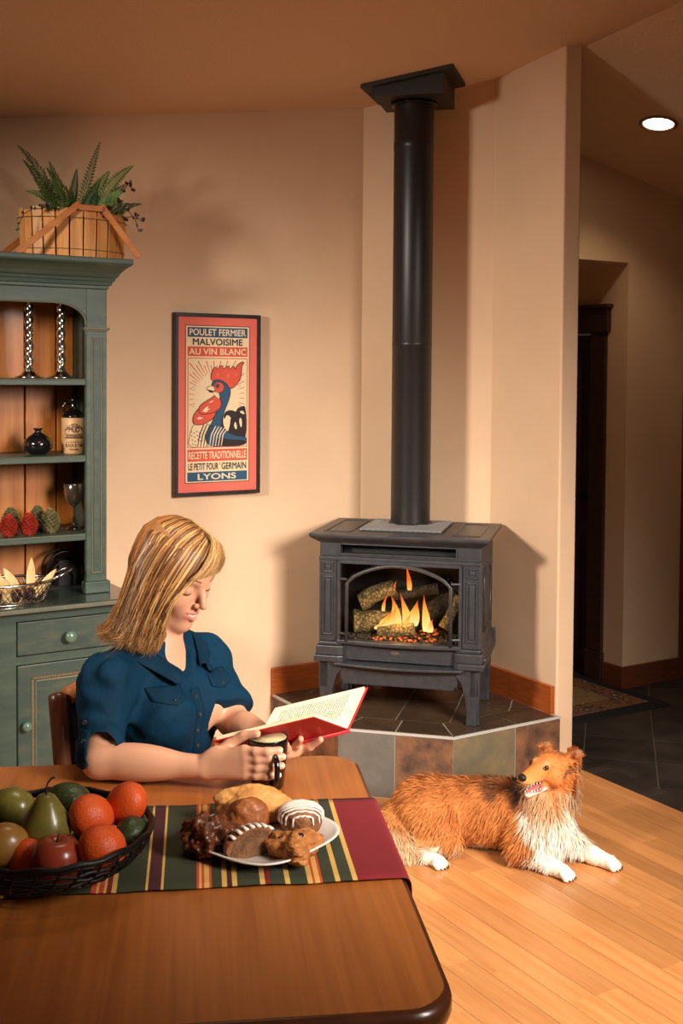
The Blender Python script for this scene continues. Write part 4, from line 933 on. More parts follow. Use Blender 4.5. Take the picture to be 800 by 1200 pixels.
# ------------------------------------------------------------------ dining table
ta = math.radians(-24.27); TB = Fr((0, 0, 0), (math.cos(ta), math.sin(ta), 0), (-math.sin(ta), math.cos(ta), 0))
TZ = .75
def table_wood():
    m = bpy.data.materials.new('table_wood'); m.use_nodes = True; nt = m.node_tree; L = nt.links; p = nt.nodes['Principled BSDF']
    p.inputs['Roughness'].default_value = .32; p.inputs['Coat Weight'].default_value = .3; p.inputs['Coat Roughness'].default_value = .25
    tc = nd(nt, 'ShaderNodeTexCoord'); mp = nd(nt, 'ShaderNodeMapping'); mp.inputs['Rotation'].default_value = (0, 0, -ta); mp.inputs['Scale'].default_value = (1, 1, 1)
    L.new(tc.outputs['Object'], mp.inputs['Vector'])
    m2 = nd(nt, 'ShaderNodeMapping'); m2.inputs['Scale'].default_value = (34, 1.2, 5); L.new(mp.outputs[0], m2.inputs['Vector'])
    no = nd(nt, 'ShaderNodeTexNoise'); no.inputs['Scale'].default_value = 1.6; no.inputs['Detail'].default_value = 6; no.inputs['Distortion'].default_value = .6; L.new(m2.outputs[0], no.inputs['Vector'])
    cr = nd(nt, 'ShaderNodeValToRGB'); e_ = cr.color_ramp.elements; e_[0].position = .10; e_[0].color = (*lin(138, 72, 28), 1); e_[1].position = .90; e_[1].color = (*lin(190, 116, 52), 1)
    L.new(no.outputs['Fac'], cr.inputs['Fac'])
    vo = nd(nt, 'ShaderNodeTexVoronoi'); vo.inputs['Scale'].default_value = 2.1; L.new(mp.outputs[0], vo.inputs['Vector'])      # a few knots
    kr = nd(nt, 'ShaderNodeValToRGB'); k_ = kr.color_ramp.elements; k_[0].position = .015; k_[0].color = (.32, .2, .12, 1); k_[1].position = .04; k_[1].color = (1, 1, 1, 1)
    L.new(vo.outputs['Distance'], kr.inputs['Fac'])
    mx = nd(nt, 'ShaderNodeMix', data_type='RGBA', blend_type='MULTIPLY'); mx.inputs[0].default_value = 1; L.new(cr.outputs[0], mx.inputs[6]); L.new(kr.outputs[0], mx.inputs[7])
    L.new(mx.outputs[2], p.inputs['Base Color'])
    return m
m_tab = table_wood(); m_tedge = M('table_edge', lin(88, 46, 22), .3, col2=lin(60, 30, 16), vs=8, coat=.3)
def rrect(x0, x1, y0, y1, r, n=8):
    P = []
    for cx, cy, a0 in ((x1-r, y1-r, 0), (x0+r, y1-r, 90), (x0+r, y0+r, 180), (x1-r, y0+r, 270)):
        P += [(cx+r*math.cos(math.radians(a0+90*k/n)), cy+r*math.sin(math.radians(a0+90*k/n))) for k in range(n+1)]
    return P
TX0, TX1, TY0, TY1 = -1.15, .357, 1.466, 2.513
table = thing('dining_table', TB((-.4, 2.0, 0)), 'pine dining table with rounded corners in the foreground', 'table')
def loft(fr, rings):
    n = len(rings[0]); b = B(fr); b.add([p for r_ in rings for p in r_], [(i*n+k, i*n+(k+1) % n, (i+1)*n+(k+1) % n, (i+1)*n+k) for i in range(len(rings)-1) for k in range(n)]+[tuple(range(n))[::-1], tuple((len(rings)-1)*n+k for k in range(n))]); return b
def off_ring(d_, z): return [(x_, y_, z) for x_, y_ in rrect(TX0+d_, TX1-d_, TY0+d_, TY1-d_, .075-d_*.6, 10)]
tt_ = obj('table_top', loft(TB, [off_ring(.012, TZ-.004), off_ring(.011, TZ)]), m_tab, table)
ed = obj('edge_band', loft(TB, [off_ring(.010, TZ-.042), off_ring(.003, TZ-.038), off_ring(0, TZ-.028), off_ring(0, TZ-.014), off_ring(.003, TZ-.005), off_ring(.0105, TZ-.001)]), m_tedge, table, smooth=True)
for (a, b_, c, d_) in ((TX0+.09, TX1-.09, TY0+.09, TY0+.115), (TX0+.09, TX1-.09, TY1-.115, TY1-.09), (TX0+.09, TX0+.115, TY0+.09, TY1-.09), (TX1-.115, TX1-.09, TY0+.09, TY1-.09)):
    obj('apron', B(TB).box(a, b_, c, d_, TZ-.13, TZ-.042), m_tab, table)
for x_ in (TX0+.12, TX1-.12):
    for y_ in (TY0+.12, TY1-.12):
        obj('leg', B(TB.sub((x_, y_, 0))).lathe([(0, 0), (.022, 0), (.026, .04), (.020, .08), (.030, .16), (.038, .35), (.040, .48), (.028, .52), (.036, .54), (.036, .56), (.045, .57), (.045, .708), (0, .708)], n=20), m_tab, table, smooth=True)
# ------------------------------------------------------------------ striped runner
def stripes():
    m = bpy.data.materials.new('runner_stripes'); m.use_nodes = True; nt = m.node_tree; L = nt.links; p = nt.nodes['Principled BSDF']; p.inputs['Roughness'].default_value = .9
    u = nd(nt, 'ShaderNodeVertexColor'); u.layer_name = 'tone'; sep = nd(nt, 'ShaderNodeSeparateColor'); L.new(u.outputs['Color'], sep.inputs[0])
    bu, gd, gn, rd, dk = lin(122, 20, 30), lin(206, 164, 84), lin(50, 54, 34), lin(190, 66, 40), lin(66, 22, 28)
    seq = [(dk, 30), (gd, 3), (rd, 3), (gd, 3), (bu, 4), (gd, 3), (rd, 3), (gn, 24), (gd, 4), (dk, 8), (gd, 3), (gn, 20), (rd, 3), (gd, 2), (rd, 3), (gd, 2), (rd, 3), (gn, 34), (gd, 4), (gn, 10), (gd, 3), (bu, 26), (gd, 3), (gn, 28), (rd, 3), (gd, 3), (rd, 3), (gd, 3), (bu, 5), (gd, 4), (gn, 22), (gd, 3), (dk, 10), (gd, 3), (gn, 26),
           (rd, 3), (gd, 2), (rd, 3), (gd, 3), (rd, 3), (gn, 8), (gd, 4), (dk, 5), (gd, 3), (gn, 20), (gd, 5), (bu, 4), (gn, 12), (gd, 4), (gn, 16), (gd, 3), (rd, 3), (gd, 3), (rd, 3), (gn, 10), (gd, 4), (gn, 12), (gd, 4), (bu, 32), (bu, 60)]
    tot = sum(w_ for _, w_ in seq); acc = 0; xs_ = []
    for c, w_ in seq: xs_.append((acc/tot, c)); acc += w_
    # two ramps of at most 32 stops, switched half way
    h = len(xs_)//2; cut = xs_[h][0]
    def ramp(part):
        r = nd(nt, 'ShaderNodeValToRGB'); r.color_ramp.interpolation = 'CONSTANT'; el = r.color_ramp.elements
        el.remove(el[1]); el[0].position = part[0][0]; el[0].color = (*part[0][1], 1)
        for a, c in part[1:]: q = el.new(a); q.color = (*c, 1)
        L.new(sep.outputs[0], r.inputs['Fac']); return r
    r1, r2 = ramp(xs_[:h]), ramp(xs_[h:]); gt = nd(nt, 'ShaderNodeMath', operation='GREATER_THAN'); gt.inputs[1].default_value = cut; L.new(sep.outputs[0], gt.inputs[0])
    mx = nd(nt, 'ShaderNodeMix', data_type='RGBA'); L.new(gt.outputs[0], mx.inputs[0]); L.new(r1.outputs[0], mx.inputs[6]); L.new(r2.outputs[0], mx.inputs[7]); L.new(mx.outputs[2], p.inputs['Base Color'])
    tc = nd(nt, 'ShaderNodeTexCoord'); no = nd(nt, 'ShaderNodeTexNoise'); no.inputs['Scale'].default_value = 400; L.new(tc.outputs['Object'], no.inputs['Vector'])
    bp = nd(nt, 'ShaderNodeBump'); bp.inputs['Strength'].default_value = .25; bp.inputs['Distance'].default_value = .002; L.new(no.outputs['Fac'], bp.inputs['Height']); L.new(bp.outputs[0], p.inputs['Normal'])
    return m
RS0, RS1 = 1.862, 2.228
path = []          # (t, z) along the runner, ending in a short drop over the table edge
N_ = 160
for i in range(N_+1):
    path.append((-.62+(.350+.62)*i/N_, TZ+.003))
path += [(.3545, TZ+.0022), (.358, TZ-.001), (.3605, TZ-.006), (.3615, TZ-.014), (.362, TZ-.028), (.364, TZ-.045), (.366, TZ-.07), (.3675, TZ-.10)]
rows, cols_ = [], []; ln_ = 0; M_ = 14; L0 = .97+.10
for i, (t_, z_) in enumerate(path):
    if i: ln_ += math.hypot(t_-path[i-1][0], z_-path[i-1][1])
    wob = .0012*math.sin(t_*23)+.0008*math.sin(t_*61)
    for j in range(M_+1):
        s_ = RS0+(RS1-RS0)*j/M_
        rows.append((t_, s_+wob*(1 if j in (0, M_) else .3), z_+(.0008*math.sin(t_*37+s_*19)+.0008 if z_ > TZ else 0))); cols_.append((ln_/L0,)*3)
n_ = M_+1; top_n = len(rows)
fs = [(i*n_+j, (i+1)*n_+j, (i+1)*n_+j+1, i*n_+j+1) for i in range(len(path)-1) for j in range(M_)]
rn = obj('table_runner', B(TB).add(rows, fs), stripes(), smooth=True, fix=False, label='striped burgundy, green and gold runner across the pine table', cat='table runner')
vcolor(rn, np.array(cols_)); sd = rn.modifiers.new('cloth', 'SOLIDIFY'); sd.thickness = .0016; sd.offset = 1
# ------------------------------------------------------------------ plate
def sq_ring(r, z, n=64, p=3.2):
    out = []
    for k in range(n):
        th = 2*math.pi*k/n; c, s = math.cos(th), math.sin(th); q = r/((abs(c)**p+abs(s)**p)**(1/p)); x_, y_ = q*c, q*s
        out.append(((x_-y_)*R2, (x_+y_)*R2, z))
    return out
fpl = TB.sub((.119, 2.028, TZ+.0048))
obj('plate', loft(fpl, [sq_ring(.062, 0), sq_ring(.070, .001), sq_ring(.092, .007), sq_ring(.118, .017), sq_ring(.1235, .0205), sq_ring(.1245, .0225), sq_ring(.123, .0238), sq_ring(.117, .0215), sq_ring(.092, .0115), sq_ring(.075, .0068), sq_ring(.06, .006)]), M('white_china', lin(226, 220, 212), .18, coat=.4), smooth=True,
    label='square white plate of pastries on the striped runner', cat='plate')
# ------------------------------------------------------------------ pastries and fruit
_ico = {}
def ico(sub):
    if sub not in _ico:
        bm = bmesh.new(); bmesh.ops.create_icosphere(bm, subdivisions=sub, radius=1); _ico[sub] = (np.array([v.co[:] for v in bm.verts]), [tuple(v.index for v in f.verts) for f in bm.faces]); bm.free()
    return _ico[sub]
def lump(u, seed, f, oct=3):
    r_ = np.random.RandomState(seed); out = np.zeros(len(u)); a = 1
    for o in range(oct):
        for _ in range(6):
            k = r_.normal(size=3)*f; out += a*np.sin(u@k+r_.rand()*6.28)/6
        f *= 2.1; a *= .55
    return out
def blob(fr, rad, seed=0, amp=.06, f=3, sub=4, flat=-1, fn=None):
    u, fc = ico(sub); r = 1+amp*lump(u, seed, f)*2; P = u*r[:, None]*np.array(rad)
    P[:, 2] = np.maximum(P[:, 2], flat*rad[2])
    if fn: P = fn(P, u)
    return B(fr).add(P, fc)
m_fri = M('fritter', lin(112, 56, 26), .35, col2=lin(64, 30, 14), vs=40, bump=.6, bs=90, coat=.4); m_gold = M('golden_crust', lin(224, 162, 90), .6, col2=lin(190, 122, 58), vs=18, bump=.4, bs=60)
m_bun = M('brown_crust', lin(160, 92, 44), .5, col2=lin(116, 60, 26), vs=22, bump=.4, bs=60, coat=.1); m_crumb = M('crumb_brown', lin(150, 96, 56), .7, col2=lin(110, 64, 34), vs=30, bump=.5, bs=90)
m_ice = M('white_icing', lin(232, 220, 206), .35); m_cut = M('cake_cut', lin(126, 86, 54), .85, col2=lin(92, 58, 34), vs=60, bump=.6, bs=140); m_sco = M('scone_crust', lin(196, 128, 66), .6, col2=lin(148, 86, 38), vs=26, bump=.6, bs=70)
PZ = TZ+.0115
obj('apple_fritter', blob(TB.sub((.022, 1.992, PZ+.027), 20), (.046, .040, .034), 3, .16, 5, 5, -.78), m_fri, smooth=True, label='dark glazed lumpy fritter at the left of the plate', cat='pastry')
obj('flaky_roll', blob(TB.sub((.108, 2.116, PZ+.030), -8), (.076, .034, .036), 5, .09, 3.5, 5, -.85), m_gold, smooth=True, label='long golden flaky roll at the back of the plate', cat='pastry')
obj('round_bun', blob(TB.sub((.094, 2.062, PZ+.030)), (.040, .026, .036), 6, .06, 4, 5, -.8), m_bun, smooth=True, label='round brown bun in the middle of the plate', cat='pastry')
cm = thing('crumb_muffin', TB((.193, 2.062, PZ)), 'round muffin with white zigzag icing at the right of the plate', 'pastry')
fcm = TB.sub((.193, 2.062, PZ)); obj('muffin', B(fcm).lathe([(0, 0.001), (.034, .001), (.038, .012), (.041, .030), (.038, .040), (.026, .046), (0, .048)], n=32), m_crumb, cm, smooth=True)
q = B(fcm)
for k in range(9):
    y_ = -.036+.072*k/8; hw = math.sqrt(max(0, .040**2-y_*y_)); P = []
    for i in range(13):
        x_ = -hw+2*hw*i/12; rr = math.hypot(x_, y_); P.append((x_, y_+.0015*math.sin(i*2), .0475-.012*(rr/.04)**4+.001))
    P = [(P[0][0]-.0012, P[0][1], .022)]+P+[(P[-1][0]+.0012, P[-1][1], .024)]
    q.tube(P, .0023, 6)
obj('icing', q, m_ice, cm, smooth=True)
sl_ = thing('iced_slice', TB((.092, 1.952, PZ)), 'cut cake slice with white icing stripes at the front of the plate', 'pastry')
fsl = TB.sub((.096, 1.960, PZ+.001), 28)
def half(P, u): P = P.copy(); P[:, 1] = np.maximum(P[:, 1], -.008); return P
obj('sponge', blob(fsl.sub((0, 0, .018)), (.050, .032, .034), 9, .04, 3, 5, -.5, half), m_crumb, sl_, smooth=False)
obj('cut_face', B(fsl).add([(.047*math.cos(t), -.0088, .002+max(0, .047*math.sin(t))) for t in [math.pi*k/20 for k in range(21)]], [tuple(range(21))]), m_cut, sl_, fix=False)
q = B(fsl)
for k in range(7):
    x_ = -.038+.076*k/6; P = []
    for i in range(10):
        t = math.pi*.5*(i/9)**.8; y_ = -.009+.038*math.sin(t); zz = .018+.0348*math.sqrt(max(0.02, 1-(x_/.052)**2-(max(y_, 0)/.034)**2)); P.append((x_+.004*(i/9), y_, zz))
    q.tube(P, .0042, 6, flat=.6)
obj('icing', q, m_ice, sl_, smooth=True)
sc = thing('berry_scone', TB((.17, 1.945, PZ)), 'triangular golden scone with dark berries at the front right of the plate', 'pastry')
fsc = TB.sub((.172, 1.948, PZ+.018), 35)
def tri(P, u):
    th = np.arctan2(P[:, 1], P[:, 0]); k = .80+.26*np.cos(3*th); P = P.copy(); P[:, 0] *= k; P[:, 1] *= k; return P
obj('crust', blob(fsc, (.055, .050, .024), 12, .10, 5, 5, -.7, tri), m_sco, sc, smooth=True)
for (x_, y_, z_, r_) in ((.004, -.008, .0215, .008), (.022, .006, .019, .006), (-.02, .014, .018, .005), (.012, .016, .018, .005)):
    obj('berry', blob(fsc.sub((x_, y_, z_)), (r_, r_*.8, r_*.5), 2, .05, 3, 3), M('berry', lin(36, 26, 34), .3), sc, smooth=True)
# fruit bowl
bcen = (-.248, 1.946, TZ+.0048); bowl = thing('wire_bowl', TB(bcen), 'shallow black woven wire bowl of fruit at the left of the table', 'bowl'); fbw = TB.sub(bcen)
def bring(t): r = .072+.103*math.sin(t*math.pi/2*.95); return r, .006+.072*(t**1.6)
q = B(fbw)
for i in range(9):
    r, z = bring((i+.5)/9); q.tube([(r*math.cos(2*math.pi*k/48), r*math.sin(2*math.pi*k/48), z+.0016*(1 if (k+i) % 2 else -1)) for k in range(48)], .0028, 5, closed=True)
obj('weave', q, m_bw, bowl, smooth=True, kind='stuff')
for k in range(32):
    th = 2*math.pi*k/32; P = [((bring(t)[0]+.001)*math.cos(th+.25*t), (bring(t)[0]+.001)*math.sin(th+.25*t), bring(t)[1]) for t in [i/8 for i in range(9)]]
    obj('stake', B(fbw).tube(P, .0024, 5), m_bw, bowl, smooth=True)
rr_, rz_ = bring(1.0)
obj('rim', B(fbw).tube([(rr_*math.cos(2*math.pi*k/60), rr_*math.sin(2*math.pi*k/60), rz_+.002*math.sin(k*1.7)) for k in range(60)], .0055, 8, closed=True), m_bw, bowl, smooth=True)
obj('floor_disc', B(fbw).lathe([(0, .001), (.076, .001), (.078, .004), (0, .006)], n=36), m_bw, bowl)
m_or = M('orange_peel', lin(222, 92, 34), .38, col2=lin(206, 72, 28), vs=10, bump=.22, bs=320); m_or2 = M('orange_peel_green', lin(206, 110, 44), .4, col2=lin(150, 112, 44), vs=6, bump=.22, bs=320)
m_pear = M('pear_skin', lin(122, 116, 48), .32, col2=lin(92, 78, 38), vs=9, coat=.3, bump=.04, bs=120); m_app = M('apple_skin', lin(158, 66, 40), .3, col2=lin(120, 44, 32), vs=7, coat=.3); m_av = M('avocado_skin', lin(54, 66, 34), .4, col2=lin(38, 44, 26), vs=20, bump=.3, bs=90); m_man = M('mango_skin', lin(166, 122, 52), .35, col2=lin(128, 84, 42), vs=7, coat=.2); m_stem = M('fruit_stem', lin(58, 40, 22), .8)
def orange(t, s, z, r, mt, lab, seed, name='orange'):
    root = thing(name, TB((t, s, z-r)), lab, name.split('_')[-1])
    tl = .5*math.sin(seed*2.3); f_ = TB.sub((t, s, z), ex=(math.cos(tl), 0, -math.sin(tl)), ey=(0, .8, -.6), ez=(math.sin(tl)*.8, .6, .8*math.cos(tl)))
    obj('peel', blob(f_, (r*1.01, r*1.0, r*.95), seed, .012, 2, 4), mt, root, smooth=True)
    obj('navel', B(f_.sub((0, 0, -r*.95), ex=(1, 0, 0), ey=(0, -1, 0), ez=(0, 0, -1))).lathe([(0, .0005), (.004, .001), (.0035, -.001), (0, -.001)], n=10), m_stem, root)
    return root
orange(-.176, 1.962, .842, .0385, m_or, 'bright orange in the middle of the fruit, right of the pear', 1)
orange(-.120, 2.005, .845, .0385, m_or, 'bright orange highest at the right rim of the bowl', 2)
orange(-.149, 1.862, .829, .0385, m_or, 'orange at the front right of the bowl', 3)
orange(-.276, 1.893, .806, .030, m_or, 'small orange low between the mango and the red apple', 5)
def stemmed(name, fr, prof, mt, root_lab, stem, sx_=1):
    root = thing(name, fr((0, 0, 0)), root_lab, name); obj('skin', B(fr).lathe(prof, n=36, sx=sx_), mt, root, smooth=True)
    if stem: obj('stem', B(fr).tube(stem, [.0022, .0017, .0016, .0018, .0026][:len(stem)], 6), m_stem, root, smooth=True)
    return root
stemmed('apple', TB.sub((-.222, 1.862, .775)), [(0, .006), (.010, .001), (.022, .002), (.034, .014), (.041, .034), (.040, .052), (.030, .068), (.015, .072), (.005, .067), (0, .062)], m_app, 'dull red apple low at the front of the bowl', [(0, 0, .063), (.002, 0, .074), (.004, 0, .08)])
pr_ = [(0, 0), (.016, .001), (.031, .012), (.0415, .032), (.042, .048), (.036, .066), (.026, .082), (.020, .092), (.014, .100), (.006, .1035), (0, .103)]
stemmed('pear', TB.sub((-.250, 1.953, .785)), pr_, m_pear, 'green upright pear with a curved stem in the middle of the bowl', [(0, 0, .102), (0, 0, .112), (.003, 0, .122), (.009, 0, .129), (.014, 0, .131)])
stemmed('pear', TB.sub((-.285, 2.05, .825), ex=(0, 0, 1), ey=(.3, .954, 0), ez=(-.954, .3, 0)), [(r*.86, z*.95) for r, z in pr_], m_pear, 'pear lying on its side at the back left of the bowl', [(0, 0, .10), (.003, 0, .11)])
obj('mango', blob(TB.sub((-.313, 1.905, .822), 20), (.042, .034, .036), 4, .02, 2, 4), m_man, smooth=True, label='yellow-brown mango at the left edge of the bowl', cat='mango')
obj('avocado', blob(TB.sub((-.225, 2.052, .835), -25), (.046, .035, .034), 7, .02, 2, 4), m_av, smooth=True, label='dark green avocado behind the upright pear', cat='avocado')
obj('avocado', blob(TB.sub((-.107, 1.945, .815), 60), (.034, .028, .030), 8, .02, 2, 4), m_av, smooth=True, label='small dark avocado tucked under the rightmost orange', cat='avocado')
# ------------------------------------------------------------------ implicit-surface modeller for figures
class Vox:
    def __init__(s, lo, hi, h):
        s.lo = np.array(lo, np.float32); s.h = h; s.n = np.ceil((np.array(hi)-np.array(lo))/h).astype(int)+1; s.F = np.full(s.n, .5, np.float32)
    def sub(s, lo, hi):
        a = np.clip(np.floor((np.array(lo)-s.lo)/s.h).astype(int), 0, s.n); b = np.clip(np.ceil((np.array(hi)-s.lo)/s.h).astype(int)+1, 0, s.n)
        if (b <= a).any(): return None
        ax = [s.lo[i]+s.h*np.arange(a[i], b[i], dtype=np.float32) for i in range(3)]
        return tuple(slice(a[i], b[i]) for i in range(3)), ax[0][:, None, None], ax[1][None, :, None], ax[2][None, None, :]
    def put(s, prim, k=.01, mode='add'):
        fn, lo, hi = prim; m = k+3*s.h; r = s.sub(np.array(lo)-m, np.array(hi)+m)
        if r is None: return s
        sl, X, Y, Z = r; d = fn(X, Y, Z).astype(np.float32); a = s.F[sl]
        if mode == 'cut': a, d = -a, d
        h = np.clip(.5+.5*(d-a)/k, 0, 1); q = d*(1-h)+a*h-k*h*(1-h)
        s.F[sl] = -q if mode == 'cut' else q
        return s
    def warp(s, fn, lo, hi):
        r = s.sub(lo, hi)
        if r is not None: sl, X, Y, Z = r; s.F[sl] += fn(X, Y, Z).astype(np.float32)
    def val(s, P):
        q = (np.asarray(P, np.float32)-s.lo)/s.h; i = np.clip(np.floor(q).astype(int), 0, s.n-2); f = q-i; out = 0
        for a in (0, 1):
            for b in (0, 1):
                for c in (0, 1):
                    w_ = (f[..., 0] if a else 1-f[..., 0])*(f[..., 1] if b else 1-f[..., 1])*(f[..., 2] if c else 1-f[..., 2])
                    out = out+w_*s.F[i[..., 0]+a, i[..., 1]+b, i[..., 2]+c]
        return out
    def cast(s, P, d, dist=.2, off=.0):
        """move points from P along d until the surface is met"""
        P = np.asarray(P, float); d = np.asarray(d, float); d = d/np.linalg.norm(d); t = np.zeros(P.shape[:-1]); done = np.zeros(t.shape, bool); st = s.h*.5
        for _ in range(int(dist/st)):
            v = s.val(P+t[..., None]*d); done |= v < off; t = np.where(done, t, t+st)
        return P+t[..., None]*d
    def mesh(s):
        F = s.F; S = F < 0; n = s.n
        c = np.zeros(n-1, np.int8)
        for a in (0, 1):
            for b in (0, 1):
                for d in (0, 1): c += S[a:n[0]-1+a, b:n[1]-1+b, d:n[2]-1+d]
        act = np.argwhere((c > 0) & (c < 8)); idx = np.full(n-1, -1, np.int32); idx[tuple(act.T)] = np.arange(len(act))
        acc = np.zeros((len(act), 3)); cnt = np.zeros(len(act))
        cor = [(a, b, d) for a in (0, 1) for b in (0, 1) for d in (0, 1)]
        for p in cor:
            for q in cor:
                if sum(q)-sum(p) == 1 and sum(abs(x-y) for x, y in zip(p, q)) == 1:
                    fa = F[tuple((act+p).T)]; fb = F[tuple((act+q).T)]; m = (fa < 0) != (fb < 0); t = np.where(m, fa/np.where(m, fa-fb, 1), 0)
                    acc += np.where(m[:, None], np.array(p)+t[:, None]*(np.array(q)-np.array(p)), 0); cnt += m
        P = s.lo+s.h*(act+acc/cnt[:, None]); Q = []
        for ax in range(3):
            b, d = [(1, 2), (2, 0), (0, 1)][ax]
            sl0 = [slice(None)]*3; sl1 = [slice(None)]*3; sl0[ax] = slice(0, -1); sl1[ax] = slice(1, None)
            for x in (b, d): sl0[x] = slice(1, -1); sl1[x] = slice(1, -1)
            A, Bq = S[tuple(sl0)], S[tuple(sl1)]; e_ = np.argwhere(A != Bq)
            if not len(e_): continue
            sg = A[tuple(e_.T)]; base = e_.copy(); base[:, b] += 1; base[:, d] += 1
            def cell(ob, od): k = base.copy(); k[:, b] += ob; k[:, d] += od; return idx[tuple(k.T)]
            q = np.stack([cell(-1, -1), cell(0, -1), cell(0, 0), cell(-1, 0)], 1); q[~sg] = q[~sg][:, ::-1]; Q.append(q)
        Q = np.concatenate(Q); return P, Q[(Q >= 0).all(1)]
def ball(c, r): return ell(c, (r, r, r))
def ell(c, r, A=None):
    c = np.array(c, float); r = np.array(r, float); A = np.eye(3) if A is None else np.array(A, float); mr = max(r)
    ext = np.sqrt(((A*r[:, None])**2).sum(0))
    def fn(X, Y, Z):
        x, y, z = X-c[0], Y-c[1], Z-c[2]; q = [(A[i][0]*x+A[i][1]*y+A[i][2]*z)/r[i] for i in range(3)]
        k0 = np.sqrt(q[0]**2+q[1]**2+q[2]**2); k1 = np.sqrt((q[0]/r[0])**2+(q[1]/r[1])**2+(q[2]/r[2])**2); return k0*(k0-1)/(k1+1e-6)
    return fn, c-ext, c+ext
def cone_(a, b, ra, rb):
    a, b = np.array(a, float), np.array(b, float); ba = b-a; L2 = ba@ba; R = max(ra, rb)
    def fn(X, Y, Z):
        x, y, z = X-a[0], Y-a[1], Z-a[2]; t = np.clip((x*ba[0]+y*ba[1]+z*ba[2])/L2, 0, 1)
        return np.sqrt((x-t*ba[0])**2+(y-t*ba[1])**2+(z-t*ba[2])**2)-(ra+(rb-ra)*t)
    return fn, np.minimum(a, b)-R, np.maximum(a, b)+R
def chain(v, pts, rads, k=.008):
    for i in range(len(pts)-1): v.put(cone_(pts[i], pts[i+1], rads[i], rads[i+1]), k)
def halfspace(p, n, lo, hi):
    p, n = np.array(p, float), np.array(n, float)/np.linalg.norm(n)
    return (lambda X, Y, Z: (X-p[0])*n[0]+(Y-p[1])*n[1]+(Z-p[2])*n[2]), np.array(lo), np.array(hi)
def ribbons(name, paths, width, nrm, cols, mat, parent, kind=None, taper=True):
    """paths (N,m,3) world; nrm (N,m,3) surface normals: flat strands lying on the surface"""
    N, m, _ = paths.shape; T = np.gradient(paths, axis=1); T /= np.linalg.norm(T, axis=2, keepdims=True)+1e-9
    S = np.cross(T, nrm); S /= np.linalg.norm(S, axis=2, keepdims=True)+1e-9
    w_ = np.ones(m); t = np.linspace(0, 1, m)
    if taper: w_ = np.clip(np.minimum(1.0, (1-t)*2.2+.08), .08, 1)
    W = (np.asarray(width).reshape(-1, 1)*w_[None, :])[..., None]
    P = np.stack([paths-S*W, paths+S*W], 2)                     # N,m,2,3
    vs = P.reshape(-1, 3); b = (np.arange(N)*m*2)[:, None]; i = np.arange(m-1)[None, :]*2
    f = np.stack([b+i, b+i+1, b+i+3, b+i+2], 2).reshape(-1, 4)
    o = obj(name, (vs, f), mat, parent, smooth=True, fix=False, kind=kind)
    vcolor(o, np.repeat(cols, m*2, axis=0)); return o

# ------------------------------------------------------------------ the reading woman (built in the CY frame: right, away, up)
m_skin = M('skin', (1, 1, 1), .48, attr='tone', sss=.08)
HC = V(-.377, 2.586, 1.152)
hx = V(.760, -.528, -.375); hx /= np.linalg.norm(hx); hy = V(.57, .82, 0); hy /= np.linalg.norm(hy); hz = np.cross(hx, hy); HA = np.array([hx, hy, hz])
def hd(x, y, z): return HC+x*hx+y*hy+z*hz
ft = V(.86, -.51, 0); lt = V(.51, .86, 0); TA = np.array([ft, lt, V(0, 0, 1)])
NB = V(-.416, 2.596, .962)
def tp_(f, l, z, base=V(-.408, 2.602, 0)): return base+f*ft+l*lt+V(0, 0, z)
SHR, ELR, WRR = V(-.508, 2.462, .926), V(-.498, 2.352, .792), V(-.280, 2.312, .795)
SHL, ELL, WRL = V(-.325, 2.722, .912), V(-.250, 2.655, .785), V(-.140, 2.478, .785)
def torso(v, o):
    v.put(ell(tp_(-.01, 0, .845), (.098+o, .148+o, .14+o), TA), .03)
    v.put(ell(tp_(0, 0, .68), (.092+o, .128+o, .16+o), TA), .05); v.put(ell(tp_(-.02, 0, .545), (.12+o, .165+o, .115+o), TA), .05)
    for s_ in (-1, 1): v.put(ell(tp_(.062, s_*.066, .835), (.055+o, .060+o, .062+o), TA), .035)
    v.put(cone_(SHR, SHL, .044+o, .044+o), .03)
    v.put(cone_(NB+V(0, 0, .022), SHR*.85+NB*.15+V(0, 0, .010), .036+o, .034+o), .03); v.put(cone_(NB+V(0, 0, .022), SHL*.85+NB*.15+V(0, 0, .010), .036+o, .034+o), .03)
body = Vox((-.57, 2.21, .44), (-.015, 2.80, 1.285), .0028)
torso(body, -.004)
body.put(cone_(hd(-.026, 0, -.06), NB, .050, .056), .02)
# head
body.put(ell(hd(-.012, 0, .028), (.097, .075, .088), HA), .02)
H = body
H.put(ell(hd(.026, 0, -.026), (.060, .056, .084), HA), .03); H.put(ell(hd(.030, 0, .028), (.058, .060, .055), HA), .02)
for s_ in (-1, 1):
    H.put(cone_(hd(-.012, s_*.046, -.055), hd(.056, s_*.010, -.098), .026, .018), .022)
    H.put(ball(hd(.052, s_*.034, -.036), .027), .02); H.put(cone_(hd(.079, s_*.010, .014), hd(.066, s_*.044, .012), .010, .009), .012)
H.put(ball(hd(.066, 0, -.100), .019), .018); H.put(ell(hd(.062, 0, -.064), (.028, .034, .028), HA), .016)
for s_ in (-1, 1): H.put(ball(hd(.0945, s_*.032, -.004), .0155), .012, 'cut'); H.put(ball(hd(.0695, s_*.031, -.006), .0145), .004)
H.put(cone_(hd(.084, 0, .006), hd(.107, 0, -.034), .0072, .0090), .010)
for s_ in (-1, 1): H.put(ball(hd(.096, s_*.0100, -.0390), .0066), .006)
